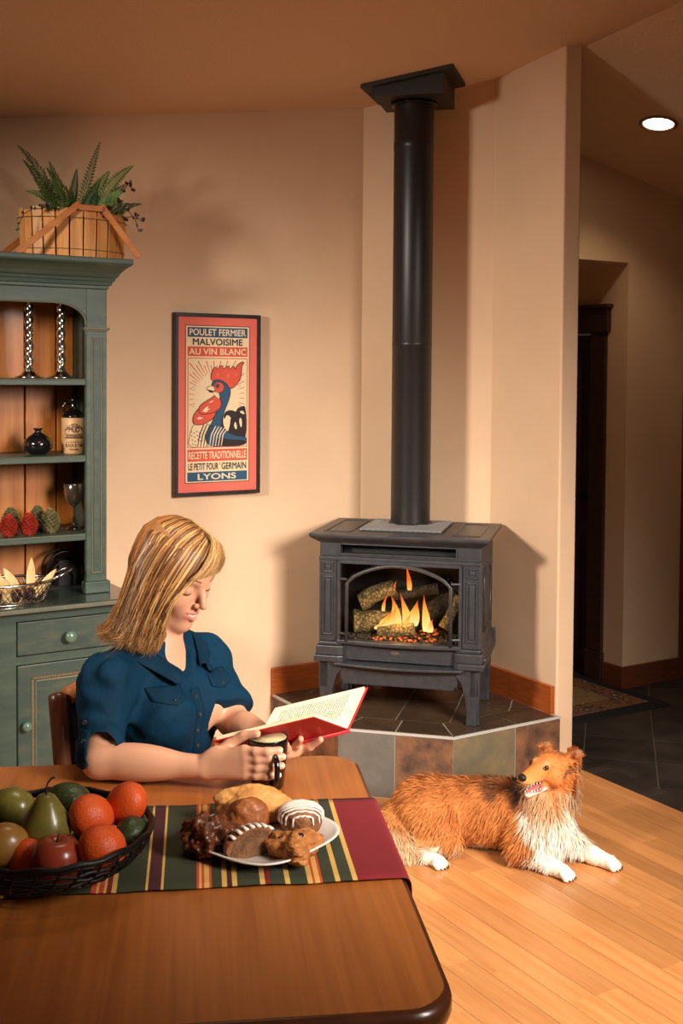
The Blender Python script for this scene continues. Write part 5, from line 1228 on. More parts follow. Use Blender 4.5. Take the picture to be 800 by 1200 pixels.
for s_ in (-1, 1):
    H.put(cone_(hd(.077, s_*.025, -.0615), hd(.0915, s_*.004, -.0605), .0036, .0048), .004); H.put(cone_(hd(.077, s_*.0235, -.0645), hd(.089, 0, -.0765), .0038, .0062), .004)
    H.put(cone_(hd(.083, s_*.0225, -.0630), hd(.097, 0, -.0685), .0014, .0022), .002, 'cut')
    H.put(ell(hd(-.012, s_*.073, -.012), (.018, .008, .028), HA), .006)
# arms and hands
chain(body, [SHR, ELR, WRR], [.044, .034, .0235], .02); body.put(ell(ELR*.62+WRR*.38+V(0, 0, .002), (.075, .031, .032), np.array([(WRR-ELR)/np.linalg.norm(WRR-ELR), V(.16, .98, 0), V(0, 0, 1)])), .03)
chain(body, [SHL, ELL, WRL], [.044, .034, .0235], .02); body.put(cone_(ELL*.7+WRL*.3, ELL*.5+WRL*.5, .033, .029), .02)
MUG = V(-.146, 2.320, TZ)
def on_mug(deg, z, r=.0515): a = math.radians(deg); return V(MUG[0]+r*math.cos(a), MUG[1]+r*math.sin(a), z)
nail = []
for i, (zk, zt, a0, a1, rr) in enumerate([(.838, .843, 218, 300, .0092), (.823, .828, 222, 308, .0093), (.806, .810, 222, 306, .0089), (.790, .792, 220, 298, .0080)]):
    K = on_mug(a0, zk, .058)
    body.put(cone_(WRR+V(.012, -.002, (zk-.812)*.45), K, .0155, .0118), .012)
    pts = [K]+[on_mug(a0+(a1-a0)*t, zk+(zt-zk)*t, .0525) for t in (.33, .66, 1)]
    chain(body, pts, [rr*1.14, rr*1.02, rr*.98, rr*.80], .0045); nail.append((pts[-1], pts[-1]-pts[-2]))
body.put(ell((-.243, 2.304, .812), (.036, .013, .030)), .012)
chain(body, [V(-.262, 2.318, .812), V(-.226, 2.322, .838), V(-.196, 2.318, .857), V(-.168, 2.308, .865)], [.0155, .0120, .0100, .0082], .006)
PL = V(-.112, 2.440, .787)
for K, mid, tip in [(V(-.098, 2.425, .792), V(-.090, 2.405, .812), V(-.082, 2.388, .829)), (V(-.088, 2.430, .793), V(-.063, 2.418, .803), V(-.040, 2.404, .823)), (V(-.110, 2.420, .791), V(-.112, 2.398, .806), V(-.112, 2.380, .820)), (V(-.122, 2.420, .790), V(-.135, 2.400, .803), V(-.140, 2.384, .814))]:
    body.put(cone_(WRL, K, .017, .0115), .012); chain(body, [K, mid, tip], [.0102, .0090, .0074], .005)
body.put(ell(PL, (.026, .032, .012), np.array([V(.7, -.7, 0), V(.7, .7, 0), V(0, 0, 1)])), .012)
chain(body, [WRL+V(.0, .0, .004), V(-.115, 2.468, .808), V(-.098, 2.475, .838)], [.015, .0115, .0085], .008)
Pb, Qb = body.mesh()
woman = thing('person', CY((-.45, 2.63, 0)), 'woman in a teal shirt seated at the table reading a red book', 'person')
bo_ = obj('body', (CY(Pb), Qb), m_skin, woman, smooth=True, fix=False)
rel = Pb-HC; hl = np.stack([rel@hx, rel@hy, rel@hz], 1); col = np.tile(np.array(lin(210, 154, 122)), (len(Pb), 1))
lipm = (hl[:, 0] > .080) & (np.abs(hl[:, 1]) < .026) & (hl[:, 2] < -.0572+.05*np.abs(hl[:, 1])*0) & (hl[:, 2] > -.0835+.18*np.abs(hl[:, 1])) & (hl[:, 2] < -.0565-.10*np.abs(hl[:, 1])+.0)
col[lipm] = lin(206, 126, 108)
ck = np.exp(-((hl[:, 0]-.065)**2+(np.abs(hl[:, 1])-.045)**2+(hl[:, 2]+.038)**2)/.00035)[:, None]; col = col*(1-.35*ck)+np.array(lin(222, 142, 116))*.35*ck
for p, d_ in nail:
    d_ = d_/np.linalg.norm(d_); q = p+d_*.003; nrm = V(q[0]-MUG[0], q[1]-MUG[1], 0); nrm /= np.linalg.norm(nrm); q = q+nrm*.006
    col[np.linalg.norm(Pb-q, axis=1) < .0062] = lin(238, 196, 176)
vcolor(bo_, col)
# face details
m_lash = M('lash_brown', lin(52, 34, 24), .7); m_brow = M('brow', lin(140, 98, 58), .8)
for s_ in (-1, 1):
    P = [];
    for i in range(11):
        a = -1+2*i/10; yy = s_*.031+a*.0135; p = V(.0695+math.sqrt(max(1e-6, .0149**2-(a*.0125)**2-.0062**2)), yy, -.006-.0062-.0008*(1-a*a)); P.append(CY(hd(*p)))
    obj('eyelash', B().tube(P, [.0006]+[.0012]*9+[.0006], 6), m_lash, bo_, smooth=True)
    P0 = np.array([hd(.13, s_*(.012+.036*i/8), .0185+.006*math.sin(math.pi*i/8*.8)) for i in range(9)]); P = [CY(p) for p in body.cast(P0, -hx, .12)]
    obj('eyebrow', B().tube(P, [.0012, .0022, .0024, .0024, .0022, .002, .0018, .0014, .0006], 6), m_brow, bo_, smooth=True)
tq = B()
P0 = np.array([[hd(.13, -.0165+.033*i/10, -.0655-.0045*j+.0035*((i-5)/5)**2) for j in range(2)] for i in range(11)]); P1 = body.cast(P0, -hx, .12)
obj('teeth', B(CY).grid(P1+hx*.0007), M('teeth', lin(238, 228, 214), .3), bo_, smooth=True, fix=False)

# shirt
shirt = Vox((-.605, 2.33, .50), (-.18, 2.81, 1.045), .0036)
torso(shirt, .008)
shirt.put(cone_(SHR, ELR+V(0, .008, .022), .052, .052), .04); shirt.put(cone_(SHL, ELL+V(0, .005, .02), .052, .050), .04)
shirt.put(cone_(NB+V(0, .0, .0), NB+V(0, 0, .016)+ft*.0, .066, .060), .012)
def folds(X, Y, Z):
    a = (X*.77-Y*.64); b_ = (X*.64+Y*.77)
    arm = np.exp(-((X+.515)**2+(Y-2.42)**2)/.006)
    return -.0046*np.sin(26*b_+52*Z+4*np.sin(17*a+11*Z))*(.35+.65*np.clip((.93-Z)/.2, 0, 1)) - .0048*arm*np.sin(95*Z+60*X+3*np.sin(40*Y)) - .0015*np.sin(70*Z-90*a)
shirt.warp(folds, (-.61, 2.32, .5), (-.17, 2.82, 1.05))
# clean hems, neckline
ar = (ELR-SHR)/np.linalg.norm(ELR-SHR); al_ = (ELL-SHL)/np.linalg.norm(ELL-SHL)
cutR = halfspace(ELR+V(.0, .003, .028), -ar*1.0+V(-.5, 0, .1), (-.58, 2.28, .74), (-.40, 2.46, .86))
hr = ELR+V(.012, -.002, .006)
shirt.put((lambda X, Y, Z: np.maximum.reduce([-( (X-hr[0])*.55+(Y-hr[1])*-.45+(Z-hr[2])*-.70 ) + 0*X, np.sqrt((X-hr[0])**2+(Y-hr[1])**2+(Z-hr[2])**2)-.10]), hr-.10, hr+.10), .003, 'cut')
hl_ = ELL+V(.004, -.006, .030)
shirt.put((lambda X, Y, Z: np.maximum.reduce([-((X-hl_[0])*.45+(Y-hl_[1])*-.62+(Z-hl_[2])*-.64), np.sqrt((X-hl_[0]-.01)**2+(Y-hl_[1]+.01)**2+(Z-hl_[2]+.01)**2)-.085]), hl_-.10, hl_+.10), .003, 'cut')
vpt = tp_(.098, 0, .888)
shirt.put(cone_(vpt+ft*.02, NB+ft*.078+V(0, 0, .012), .005, .046), .004, 'cut'); shirt.put(cone_(NB+V(0, 0, .03)+ft*.006, NB+V(0, 0, .10), .050, .062), .005, 'cut')
Ps, Qs = shirt.mesh()
m_shirt = M('teal_cotton', lin(4, 45, 68), .75, col2=lin(3, 38, 58), vs=14, bump=.8, bs=20, bst=(1, 1, .6), spec=.15)
sh_ = obj('shirt', (CY(Ps), Qs), m_shirt, woman, smooth=True, fix=False)
m_shd = M('teal_trim', lin(3, 38, 58), .75, spec=.15); m_btn = M('shirt_button', lin(46, 44, 48), .3)
def patch(name, P0, d, vox, off, parent, mat, thick=.0022):
    P1 = vox.cast(np.array(P0), d, .25); dn = np.array(d)/np.linalg.norm(d); P1 = P1-dn*off
    o = obj(name, B(CY).grid(P1), mat, parent, smooth=True, fix=False); sd = o.modifiers.new('thick', 'SOLIDIFY'); sd.thickness = thick; sd.offset = 0; return o
def tgrid(f, l0, l1, z0, z1, nl=12, nz=10, drop=None):
    return [[tp_(f, l0+(l1-l0)*i/nl, z1+((z0 - (drop(i/nl) if drop else 0))-z1)*j/nz) for j in range(nz+1)] for i in range(nl+1)]
for s_, l0 in ((-1, -.122), (1, .048)):
    pk = patch('pocket_flap', tgrid(.25, l0, l0+.072, .885, .912, drop=lambda t: .010*(1-abs(2*t-1))), -ft, shirt, .0026, sh_, m_shd)
patch('placket', [[tp_(.25, -.014+.028*i/4, .890-.27*j/40) for j in range(41)] for i in range(5)], -ft, shirt, .0018, sh_, m_shd)
def button(P0, d, vox, r=.0052):
    p = vox.cast(np.array([P0]), d, .25)[0]; n = -np.array(d)/np.linalg.norm(d); a = np.cross(n, V(0, 0, 1)); a /= np.linalg.norm(a); b_ = np.cross(n, a)
    f_ = Fr(CY(p+n*.0034), CY(a), CY(b_), CY(n)); 
    obj('button', B(f_).lathe([(0, -.003), (r, -.003), (r*1.02, .001), (r*.8, .0018), (r*.6, .0010), (0, .0010)], n=16), m_btn, sh_, smooth=True)
for z_ in (.872, .832, .795, .760): button(tp_(.25, 0, z_), -ft, shirt)
button(tp_(.25, -.086, .884), -ft, shirt); button(tp_(.25, .084, .884), -ft, shirt)
dR = V(.30, .95, 0)
for z_, off in ((.872, -.005), (.842, 0)): button(V(-.525+off, 2.2, z_), V(0, 1, 0), shirt)
patch('sleeve_tab', [[V(-.541+.026*i/4, 2.2, .858-.075*j/14) for j in range(15)] for i in range(5)], V(0, 1, 0), shirt, .0018, sh_, m_shd)
# collar: a standing band that folds out into two points
def colpts(s_):
    rows = []
    for i in range(15):
        t = i/14; a = math.radians(180-150*t)          # from the back of the neck round to the front
        c = NB+ft*(.066*math.cos(a)+.012)+lt*s_*.064*math.sin(a)+V(0, 0, .040-.018*t-.020*t*t)
        if t > .6: c = c*(1-(t-.6)/.4)+(vpt-ft*.014+lt*s_*.034+V(0, 0, .050))*((t-.6)/.4)
        o = (ft*math.cos(a)+lt*s_*math.sin(a)); w_ = .020+.022*max(0, (t-.35)/.65)
        if t > .93: w_ *= .72
        out = c+o*w_*.85+lt*s_*.012*t-V(0, 0, w_*.95-.006)
        mid = c*.55+out*.45+o*.006+V(0, 0, .008)
        rows.append([c-V(0, 0, .014), c+V(0, 0, .002), mid, out])
    return rows
for s_ in (-1, 1):
    rw = np.array(colpts(s_)); b_ = rw.reshape(-1, 3)
    for _ in range(30):                              # keep the points just off the cloth
        bad = (shirt.val(b_) < .004); o = b_-(NB-V(0, 0, .05)); o /= np.linalg.norm(o, axis=1, keepdims=True); b_ = np.where(bad[:, None], b_+o*.0012, b_)
    o = obj('collar', B(CY).grid(b_.reshape(rw.shape)), m_shd, sh_, smooth=True, fix=False); sd = o.modifiers.new('thick', 'SOLIDIFY'); sd.thickness = .003; sd.offset = 0; o.modifiers.new('soft', 'SUBSURF').render_levels = 1

# trousers and shoes (under the table)
tr_ = Vox((-.65, 1.98, -.0), (.16, 2.84, .66), .008)
tr_.put(ell(tp_(-.03, 0, .545), (.135, .175, .105), TA), .04)
for s_ in (-1, 1):
    hp_ = tp_(0, s_*.09, .53); kn_ = tp_(.36, s_*.10, .53); an_ = tp_(.33, s_*.10, .09)
    chain(tr_, [hp_, kn_, an_], [.085, .062, .05], .03)
Pt, Qt = tr_.mesh(); obj('trousers', (CY(Pt), Qt), M('dark_denim', lin(34, 36, 46), .8, bump=.2, bs=150), woman, smooth=True, fix=False)
for s_ in (-1, 1):
    vs_ = Vox(tp_(.23, s_*.10, -.002)-V(.12, .12, 0), tp_(.43, s_*.10, .12)+V(.12, .12, .02), .006); vs_.put(ell(tp_(.37, s_*.10, .030), (.115, .040, .032), TA), .01); vs_.put(ell(tp_(.32, s_*.10, .055), (.055, .038, .045), TA), .02)
    vs_.put((lambda X, Y, Z: Z-.004+0*X+0*Y, tp_(.23, s_*.10, -.05)-V(.12, .12, 0), tp_(.43, s_*.10, .004)+V(.12, .12, 0)), .002, 'cut')
    Pq, Qq = vs_.mesh(); obj('shoe', (CY(Pq), Qq), M('black_leather', lin(24, 22, 22), .4), woman, smooth=True, fix=False)

def grad(vx, P, e_=.004):
    g_ = np.stack([vx.val(P+V(*(e_ if i == k else 0 for i in range(3))))-vx.val(P-V(*(e_ if i == k else 0 for i in range(3)))) for k in range(3)], 1); return g_/(np.linalg.norm(g_, axis=1, keepdims=True)+1e-9)
# hair: solid mass plus strands
def pxd(x, y, d):          # head-and-shoulder guide points in the CY frame (from a 2.6 m working distance)
    k = 1/1337.04; return V(*[float(q) for q in (np.array([(x-400)*k, -(y-486.92)*k, 1.0])*d)])
def cyp(x, y, d):
    v_ = pxd(x, y, d); P = _r*v_[0]+_u*v_[1]+_f*v_[2]+V(0, 0, 1.6); return V(P@CY.A[0], P@CY.A[1], P[2])
GUIDE = [[(250, 634, 2.565), (243, 654, 2.530), (226, 680, 2.512), (203, 706, 2.502), (190, 735, 2.500), (180, 764, 2.500)],
         [(240, 624, 2.575), (220, 644, 2.520), (197, 678, 2.496), (180, 712, 2.492), (169, 742, 2.488), (163, 762, 2.486)],
         [(228, 615, 2.585), (197, 636, 2.522), (175, 672, 2.498), (159, 712, 2.494), (147, 742, 2.490), (139, 757, 2.488)],
         [(214, 610, 2.592), (182, 626, 2.545), (159, 666, 2.532), (146, 706, 2.528), (131, 738, 2.520), (120, 750, 2.515)],
         [(205, 609, 2.605), (177, 623, 2.600), (156, 655, 2.598), (144, 692, 2.595), (130, 724, 2.582), (114, 747, 2.570)],
         [(207, 610, 2.620), (184, 625, 2.655), (166, 660, 2.672), (156, 700, 2.668), (146, 735, 2.655), (136, 752, 2.640)],
         [(216, 612, 2.625), (202, 628, 2.668), (190, 660, 2.685), (182, 700, 2.680), (176, 735, 2.670), (172, 755, 2.660)]]
GD = np.array([[cyp(*p) for p in g_] for g_ in GUIDE])
hcap = Vox((-.60, 2.38, .92), (-.22, 2.74, 1.30), .004)
hcap.put(ell(hd(-.014, 0, .028), (.0985, .0775, .0905), HA), .01)
for gi_, g_ in enumerate(GD):
    gc = V(-.40, 2.60, 0); inn = [p+(V(gc[0], gc[1], p[2])-p)*.27 for p in g_]
    chain(hcap, inn[1:], [.020, .022, .022, .018, .008], .02)
hcap.put(ell(hd(.088, 0, -.030), (.062, .10, .095), HA), .012, 'cut')
hcap.put(ell(hd(.10, .0, .035), (.040, .06, .05), HA), .012, 'cut')
Ph, Qh = hcap.mesh()
hair = obj('hair', (CY(Ph), Qh), M('hair_mass', lin(162, 112, 62), .55, col2=lin(128, 82, 44), vs=60, st=(3, 3, .6)), woman, smooth=True, fix=False)
rs = np.random.RandomState(4); NH = 9500; m_ = 16
def catm(P, t):            # P (...,n,3)
    n = P.shape[-2]; x = np.clip(t*(n-1), 0, n-1-1e-6); i = int(x); f = x-i
    p0, p1, p2, p3 = P[..., max(i-1, 0), :], P[..., i, :], P[..., min(i+1, n-1), :], P[..., min(i+2, n-1), :]
    return .5*((2*p1)+(-p0+p2)*f+(2*p0-5*p1+4*p2-p3)*f*f+(-p0+3*p1-3*p2+p3)*f**3)
a_ = rs.rand(NH)**1.12*(len(GD)-1); ai = np.minimum(a_.astype(int), len(GD)-2); af = (a_-ai)[:, None, None]
G1 = GD[ai]*(1-af)+GD[ai+1]*af
ctr = V(-.385, 2.60, 0); outw = G1-np.concatenate([np.broadcast_to(ctr[:2], G1.shape[:2]+(2,)), G1[..., 2:]], -1); outw[..., 2] = 0; outw[:, 0, :] = V(0, 0, .05); outw[:, 1, 2] += .04
outw /= np.linalg.norm(outw, axis=-1, keepdims=True)+1e-9
lay = rs.uniform(-.010, .003, (NH, 1, 1)); G1 = G1+outw*lay
wav = rs.normal(size=(NH, 3))*.0022; G1[:, 2] += wav; G1[:, 3] += rs.normal(size=(NH, 3))*.003; G1[:, 4] += rs.normal(size=(NH, 3))*.004; G1[:, 5] += rs.normal(size=(NH, 3))*.006
G1[:, 5, 2] += rs.uniform(-.004, .022, NH); 
ts = np.linspace(0, 1, m_); paths = np.stack([catm(G1, t) for t in ts], 1); nr = np.stack([catm(outw, t) for t in ts], 1)
for _ in range(36):                                  # strands lie on the mass, never inside it
    vv = np.minimum(hcap.val(paths), np.where(paths[..., 2] < 1.035, shirt.val(paths), 1)); bad = vv < (.0014-lay[..., 0]*.06); gq = grad(hcap, paths.reshape(-1, 3)).reshape(paths.shape); paths = np.where(bad[..., None], paths+(gq*.6+nr*.4)*.0012, paths)
hue = np.array([lin(190, 138, 80), lin(216, 174, 116), lin(146, 96, 54), lin(92, 58, 32), lin(158, 92, 46)])
band = (np.sin(a_*13.0+1.0)*.8+np.sin(a_*37+2)*.8+rs.normal(size=NH)*.6)-.25-.16*np.maximum(a_-1.5, 0)
pick = np.where(band > .9, 1, np.where(band > .1, 0, np.where(band > -.7, 2, 3))); pick = np.where((a_ > 3.2) & (band < .4), np.where(rs.rand(NH) < .6, 4, 2), pick)
m_str = M('hair_strand', (1, 1, 1), .45, attr='tone', spec=.3)
ribbons('strands', CY(paths.reshape(-1, 3)).reshape(paths.shape), rs.uniform(.0005, .00115, NH), CY(nr.reshape(-1, 3)).reshape(nr.shape), hue[pick]*rs.uniform(.85, 1.12, (NH, 1)), m_str, hair, kind='stuff')
# swept fringe
NFr = 1100; f0 = rs.rand(NFr, 1)*1.35
root_ = np.array([cyp(246, 628, 2.58)])*(1-f0)+np.array([cyp(226, 613, 2.60)])*f0
k1 = np.array([cyp(258, 640, 2.578)])*(1-f0)+np.array([cyp(250, 634, 2.56)])*f0; k2 = np.array([cyp(263, 656, 2.585)])*(1-f0)+np.array([cyp(246, 660, 2.528)])*f0; k3 = np.array([cyp(258, 672, 2.592)])*(1-f0)+np.array([cyp(232, 678, 2.515)])*f0
FG = np.stack([root_, k1, k2, k3], 1)+rs.normal(size=(NFr, 4, 3))*.0018
fp_ = np.stack([catm(FG, t) for t in np.linspace(0, 1, 12)], 1); fn_ = fp_-hd(0, 0, 0); fn_ /= np.linalg.norm(fn_, axis=-1, keepdims=True)
ribbons('fringe', CY(fp_.reshape(-1, 3)).reshape(fp_.shape), rs.uniform(.0005, .0011, NFr), CY(fn_.reshape(-1, 3)).reshape(fn_.shape), hue[rs.choice([0, 1, 1, 2], NFr)]*rs.uniform(.85, 1.1, (NFr, 1)), m_str, hair, kind='stuff')
# ------------------------------------------------------------------ mug
mg_ = thing('coffee_mug', CY(MUG), 'black mug with a cream inside held by the woman on the table', 'mug')
fm_ = Fr(CY(MUG), CY.A[0], CY.A[1])
obj('cup', B(fm_).lathe([(0, .001), (.030, .001), (.033, .004), (.0385, .06), (.0412, .100), (.0415, .105), (.0405, .1062), (.039, .105), (.0375, .09)], n=40), M('mug_black', lin(18, 16, 16), .12, coat=.5), mg_, smooth=True)
obj('lining', B(fm_).lathe([(.0392, .1045), (.0370, .085), (.034, .05), (.028, .012), (0, .010)], n=40), M('mug_cream', lin(206, 190, 150), .25, col2=lin(178, 156, 112), vs=20), mg_, smooth=True)
obj('coffee', B(fm_).lathe([(0, .069), (.0348, .069), (.0348, .070), (0, .070)], n=36), M('coffee', lin(46, 26, 14), .1), mg_)
a = math.radians(288); hu, hv = math.cos(a), math.sin(a)
obj('handle', B(fm_).tube([(r*hu, r*hv, z) for r, z in ((.038, .083), (.056, .084), (.070, .078), (.0755, .062), (.073, .042), (.062, .027), (.048, .020), (.034, .020))], [.0058]*8, 10, flat=.8), MATS['mug_black'], mg_, smooth=True)
# ------------------------------------------------------------------ open book
S0, SA = V(.018, 2.426, .838), V(-.200, .0, -.050)
NV, FV = V(-.074, -.108, .060), V(.042, .094, .066)
SA_n = SA/np.linalg.norm(SA)
book = thing('open_book', CY(S0+SA*.5), 'open hardcover book with red cover held in the woman\'s hands', 'book')
m_cov = M('red_cloth', lin(176, 24, 34), .5, bump=.1, bs=300)
def page_mat():
    m = bpy.data.materials.new('printed_page'); m.use_nodes = True; nt = m.node_tree; L = nt.links; p = nt.nodes['Principled BSDF']; p.inputs['Roughness'].default_value = .8
    va = nd(nt, 'ShaderNodeVertexColor'); va.layer_name = 'tone'; sp = nd(nt, 'ShaderNodeSeparateColor'); L.new(va.outputs['Color'], sp.inputs[0])
    def mth(op, a, b=None, c=None):
        n = nd(nt, 'ShaderNodeMath', operation=op)
        for i, v in enumerate((a, b, c)):
            if v is None: continue
            if hasattr(v, 'links'): L.new(v, n.inputs[i])
            else: n.inputs[i].default_value = v
        return n.outputs[0]
    al, wd = sp.outputs[0], sp.outputs[1]         # red: down the page, green: across the page
    line = mth('GREATER_THAN', mth('FRACT', mth('MULTIPLY', al, 34.0)), .62)
    ins = mth('MULTIPLY', mth('MULTIPLY', mth('GREATER_THAN', al, .12), mth('LESS_THAN', al, .88)), mth('MULTIPLY', mth('GREATER_THAN', wd, .14), mth('LESS_THAN', wd, .86)))
    cb = nd(nt, 'ShaderNodeCombineXYZ'); L.new(mth('MULTIPLY', mth('FLOOR', mth('MULTIPLY', al, 34.0)), 7.3), cb.inputs[0]); L.new(mth('MULTIPLY', wd, 46.0), cb.inputs[1])
    no = nd(nt, 'ShaderNodeTexNoise'); no.inputs['Scale'].default_value = 1; no.inputs['Detail'].default_value = 1; L.new(cb.outputs[0], no.inputs['Vector'])
    word = mth('GREATER_THAN', no.outputs['Fac'], .42)
    ink = mth('MULTIPLY', mth('MULTIPLY', line, ins), word)
    mx = nd(nt, 'ShaderNodeMix', data_type='RGBA'); L.new(ink, mx.inputs[0]); mx.inputs[6].default_value = (*lin(238, 222, 190), 1); mx.inputs[7].default_value = (*lin(120, 108, 92), 1); L.new(mx.outputs[2], p.inputs['Base Color'])
    return m
m_page = page_mat(); m_edgep = M('page_edges', lin(236, 218, 180), .8, col2=lin(214, 192, 150), vs=3, st=(200, 200, 200))
def leaf_curve(W, bulge, n=14):
    """cross-section from the spine out to the fore edge; returns top curve and base line"""
    Wn = W/np.linalg.norm(W); up = np.cross(SA_n, Wn); up = up if up[2] > 0 else -up
    top = [W*.965*(t)+up*(.003+bulge*(math.sin(math.pi*min(1, t*1.02)**.55)*.55+.45*min(1, t*6))) for t in [i/n for i in range(n+1)]]
    return top, up
for nm, W in (('near', NV), ('far', FV)):
    Wn = W/np.linalg.norm(W); up = np.cross(SA_n, Wn); up = up if up[2] > 0 else -up
    a0, a1 = S0-SA_n*.004, S0+SA+SA_n*.004
    cv = obj('cover', B(CY).add([a0, a1, a1+W*1.0, a0+W*1.0, a0-up*.0028, a1-up*.0028, a1+W-up*.0028, a0+W-up*.0028], [(0, 1, 2, 3), (7, 6, 5, 4), (0, 4, 5, 1), (1, 5, 6, 2), (2, 6, 7, 3), (3, 7, 4, 0)]), m_cov, book, bevel=.0008)
    th = .011; n = 14; top = [W*.955*(i/n)+up*(.0012+th*min(1, (i/n)*4)**.6*(1-.25*max(0, i/n-.8)/.2)+.004*math.sin(math.pi*min(1, (i/n)*2.2))*(i/n < .46)) for i in range(n+1)]
    bot = [W*.955*(i/n)+up*.0006 for i in range(n+1)]
    sect = top+bot[::-1]
    pb_ = B(CY); na = 2
    e0, e1 = S0+SA_n*.001, S0+SA-SA_n*.001
    pb_.add([e0+p for p in sect]+[e1+p for p in sect], [tuple(range(len(sect))), tuple(range(len(sect), 2*len(sect)))[::-1]]+[(i, i+1, len(sect)+i+1, len(sect)+i) for i in range(len(sect)-1) if i >= n])
    obj('page_block', pb_, m_edgep, book)
    rows = [[e0+(e1-e0)*(j/10)+p+up*.0004 for j in range(11)] for p in top]
    pg = obj('page', B(CY).grid(rows), m_page, book, smooth=True, fix=False)
    vcolor(pg, np.array([(i/n, j/10, 0) for i in range(n+1) for j in range(11)])[:, [1, 0, 2]])
sp = [S0-SA_n*.004+V(0, 0, -.002), S0+SA+SA_n*.004+V(0, 0, -.002)]
obj('spine', B(CY).tube(sp, .0055, 10), m_cov, book, smooth=True)
# ------------------------------------------------------------------ chair behind the woman
ft_c, lt = ft, V(.64, .77, 0); ft = V(.77, -.64, 0)
CB = V(-.618, 2.552, 0); cl = lt*1.0                        # near back post; the back runs along lt
chair = thing('dining_chair', CY(CB+cl*.22), 'dark wooden chair with a studded leather back behind the woman', 'chair')
m_cw = M('chair_wood', lin(96, 50, 30), .35, col2=lin(66, 32, 20), vs=5, st=(6, 6, 1), coat=.2); m_lea = M('black_leather_back', lin(34, 28, 26), .45, bump=.3, bs=60); m_tan = M('tan_leather', lin(190, 116, 54), .5, col2=lin(164, 92, 40), vs=14, bump=.2, bs=70)
for k in (0, 1):
    p = CB+cl*.44*k; back = -ft
    P = [p+ft*.03, p+ft*.035+V(0, 0, .25), p+ft*.035+V(0, 0, .45), p+back*.0+V(0, 0, .62), p+back*.018+V(0, 0, .76), p+back*.030+V(0, 0, .855), p+back*.033+V(0, 0, .868), p+back*.034+V(0, 0, .872)]
    obj('back_post', B(CY).tube(P, [.017, .020, .021, .020, .020, .0205, .019, .012], 14), m_cw, chair, smooth=True)
    p = CB+cl*.44*k+ft*.42; obj('front_leg', B(CY).tube([p, p+V(0, 0, .42)], [.016, .021], 14), m_cw, chair, smooth=True)
def bp(a, z, off=0): return CB+cl*.44*a-ft*(.0+.030*max(0, (z-.62)/.24))+V(0, 0, z)-ft*off
rows, rows2 = [], []
for i in range(19):
    a = .055+.89*i/18; zt = .845+.030*math.sin(math.pi*a); r1 = []
    for j in range(15):
        z = .56+(zt-.56)*j/14; puff = .016*math.sin(math.pi*min(1, (j+.6)/14.5))*(.7+.3*math.sin(math.pi*a))-.004*abs(math.sin(3*math.pi*a))*abs(math.cos(2.2*math.pi*j/14)); r1.append((z, puff))
    rows.append([bp(a, z, puff+.012) for z, puff in r1]); rows2.append([bp(a, z, -puff-.012) for z, puff in r1])
b = B(CY); b.grid(rows); b.grid([r[::-1] for r in rows2])
b.grid([[rows[i][-1], rows2[i][-1]] for i in range(19)]); b.grid([[rows[0][j], rows2[0][j]] for j in range(15)]); b.grid([[rows[18][j], rows2[18][j]] for j in range(15)])
pad = obj('back_pad', b, m_lea, chair, smooth=True)
obj('tan_top_roll', B(CY).tube([bp(.06+.88*i/12, .853+.030*math.sin(math.pi*(.06+.88*i/12))) for i in range(13)], .021, 12), m_tan, pad, smooth=True)
m_stud = M('brass_stud', lin(170, 130, 80), .3, .9)
for i in range(10):
    z = .60+.024*i
    for a_s in (.16, .84): obj('stud', B(CY).add((ico(2)[0]*.0042+np.array(bp(a_s, z, -.027))), ico(2)[1]), m_stud, pad, smooth=True)
sc_ = CB+cl*.22+ft*.22; fs_ = Fr(CY(sc_), CY(ft), CY(lt))
obj('seat', B(fs_).prism(rrect(-.21, .21, -.225, .225, .04, 5), 'z', .42, .448), M('seat_leather', lin(40, 30, 26), .5), chair, bevel=.01, seg=3)
for (p, q) in ((CB+V(0, 0, .2)+ft*.033, CB+ft*.42+V(0, 0, .2)), (CB+cl*.44+V(0, 0, .2)+ft*.033, CB+cl*.44+ft*.42+V(0, 0, .2)), (CB+ft*.42+V(0, 0, .16), CB+cl*.44+ft*.42+V(0, 0, .16))):
    obj('stretcher', B(CY).tube([p, q], .011, 10), m_cw, chair, smooth=True)
# ------------------------------------------------------------------ the collie (CY frame)
dv = Vox((.085, 3.50, -.004), (.945, 4.02, .42), .003)
ax_ = V(.95, -.31, 0); ax_ /= np.linalg.norm(ax_); ay_ = V(-ax_[1], ax_[0], 0); DA = np.array([ax_, ay_, V(0, 0, 1)])
dv.put(ell((.545, 3.825, .122), (.16, .105, .112), DA), .03); dv.put(ell((.41, 3.865, .112), (.16, .098, .102), DA), .05); dv.put(ell((.30, 3.880, .112), (.115, .105, .100), DA), .05)
dv.put(ell((.305, 3.785, .090), (.100, .055, .086), DA), .04)                         # near thigh
chain(dv, [V(.375, 3.73, .05), V(.255, 3.745, .034), V(.290, 3.69, .022), V(.322, 3.662, .019)], [.034, .024, .020, .021], .018)
dv.put(ell((.30, 3.95, .07), (.09, .05, .06), DA), .04)
dv.put(ell((.672, 3.752, .130), (.092, .092, .122), DA), .04); dv.put(ell((.668, 3.695, .092), (.080, .055, .080), DA), .04); dv.put(ell((.70, 3.78, .175), (.075, .075, .10), DA), .04)
DH = V(.705, 3.725, .303)
dx = V(-.757, -.65, .05); dx /= np.linalg.norm(dx); dy = V(.65, -.757, 0); dy -= dx*(dy@dx); dy /= np.linalg.norm(dy); dz = np.cross(dx, dy); DHA = np.array([dx, dy, dz])
def dh(x, y, z): return DH+x*dx+y*dy+z*dz
dv.put(cone_(V(.705, 3.785, .19), dh(-.035, 0, -.015), .080, .054), .03)
dv.put(ell(dh(0, 0, .010), (.062, .050, .045), DHA), .02)
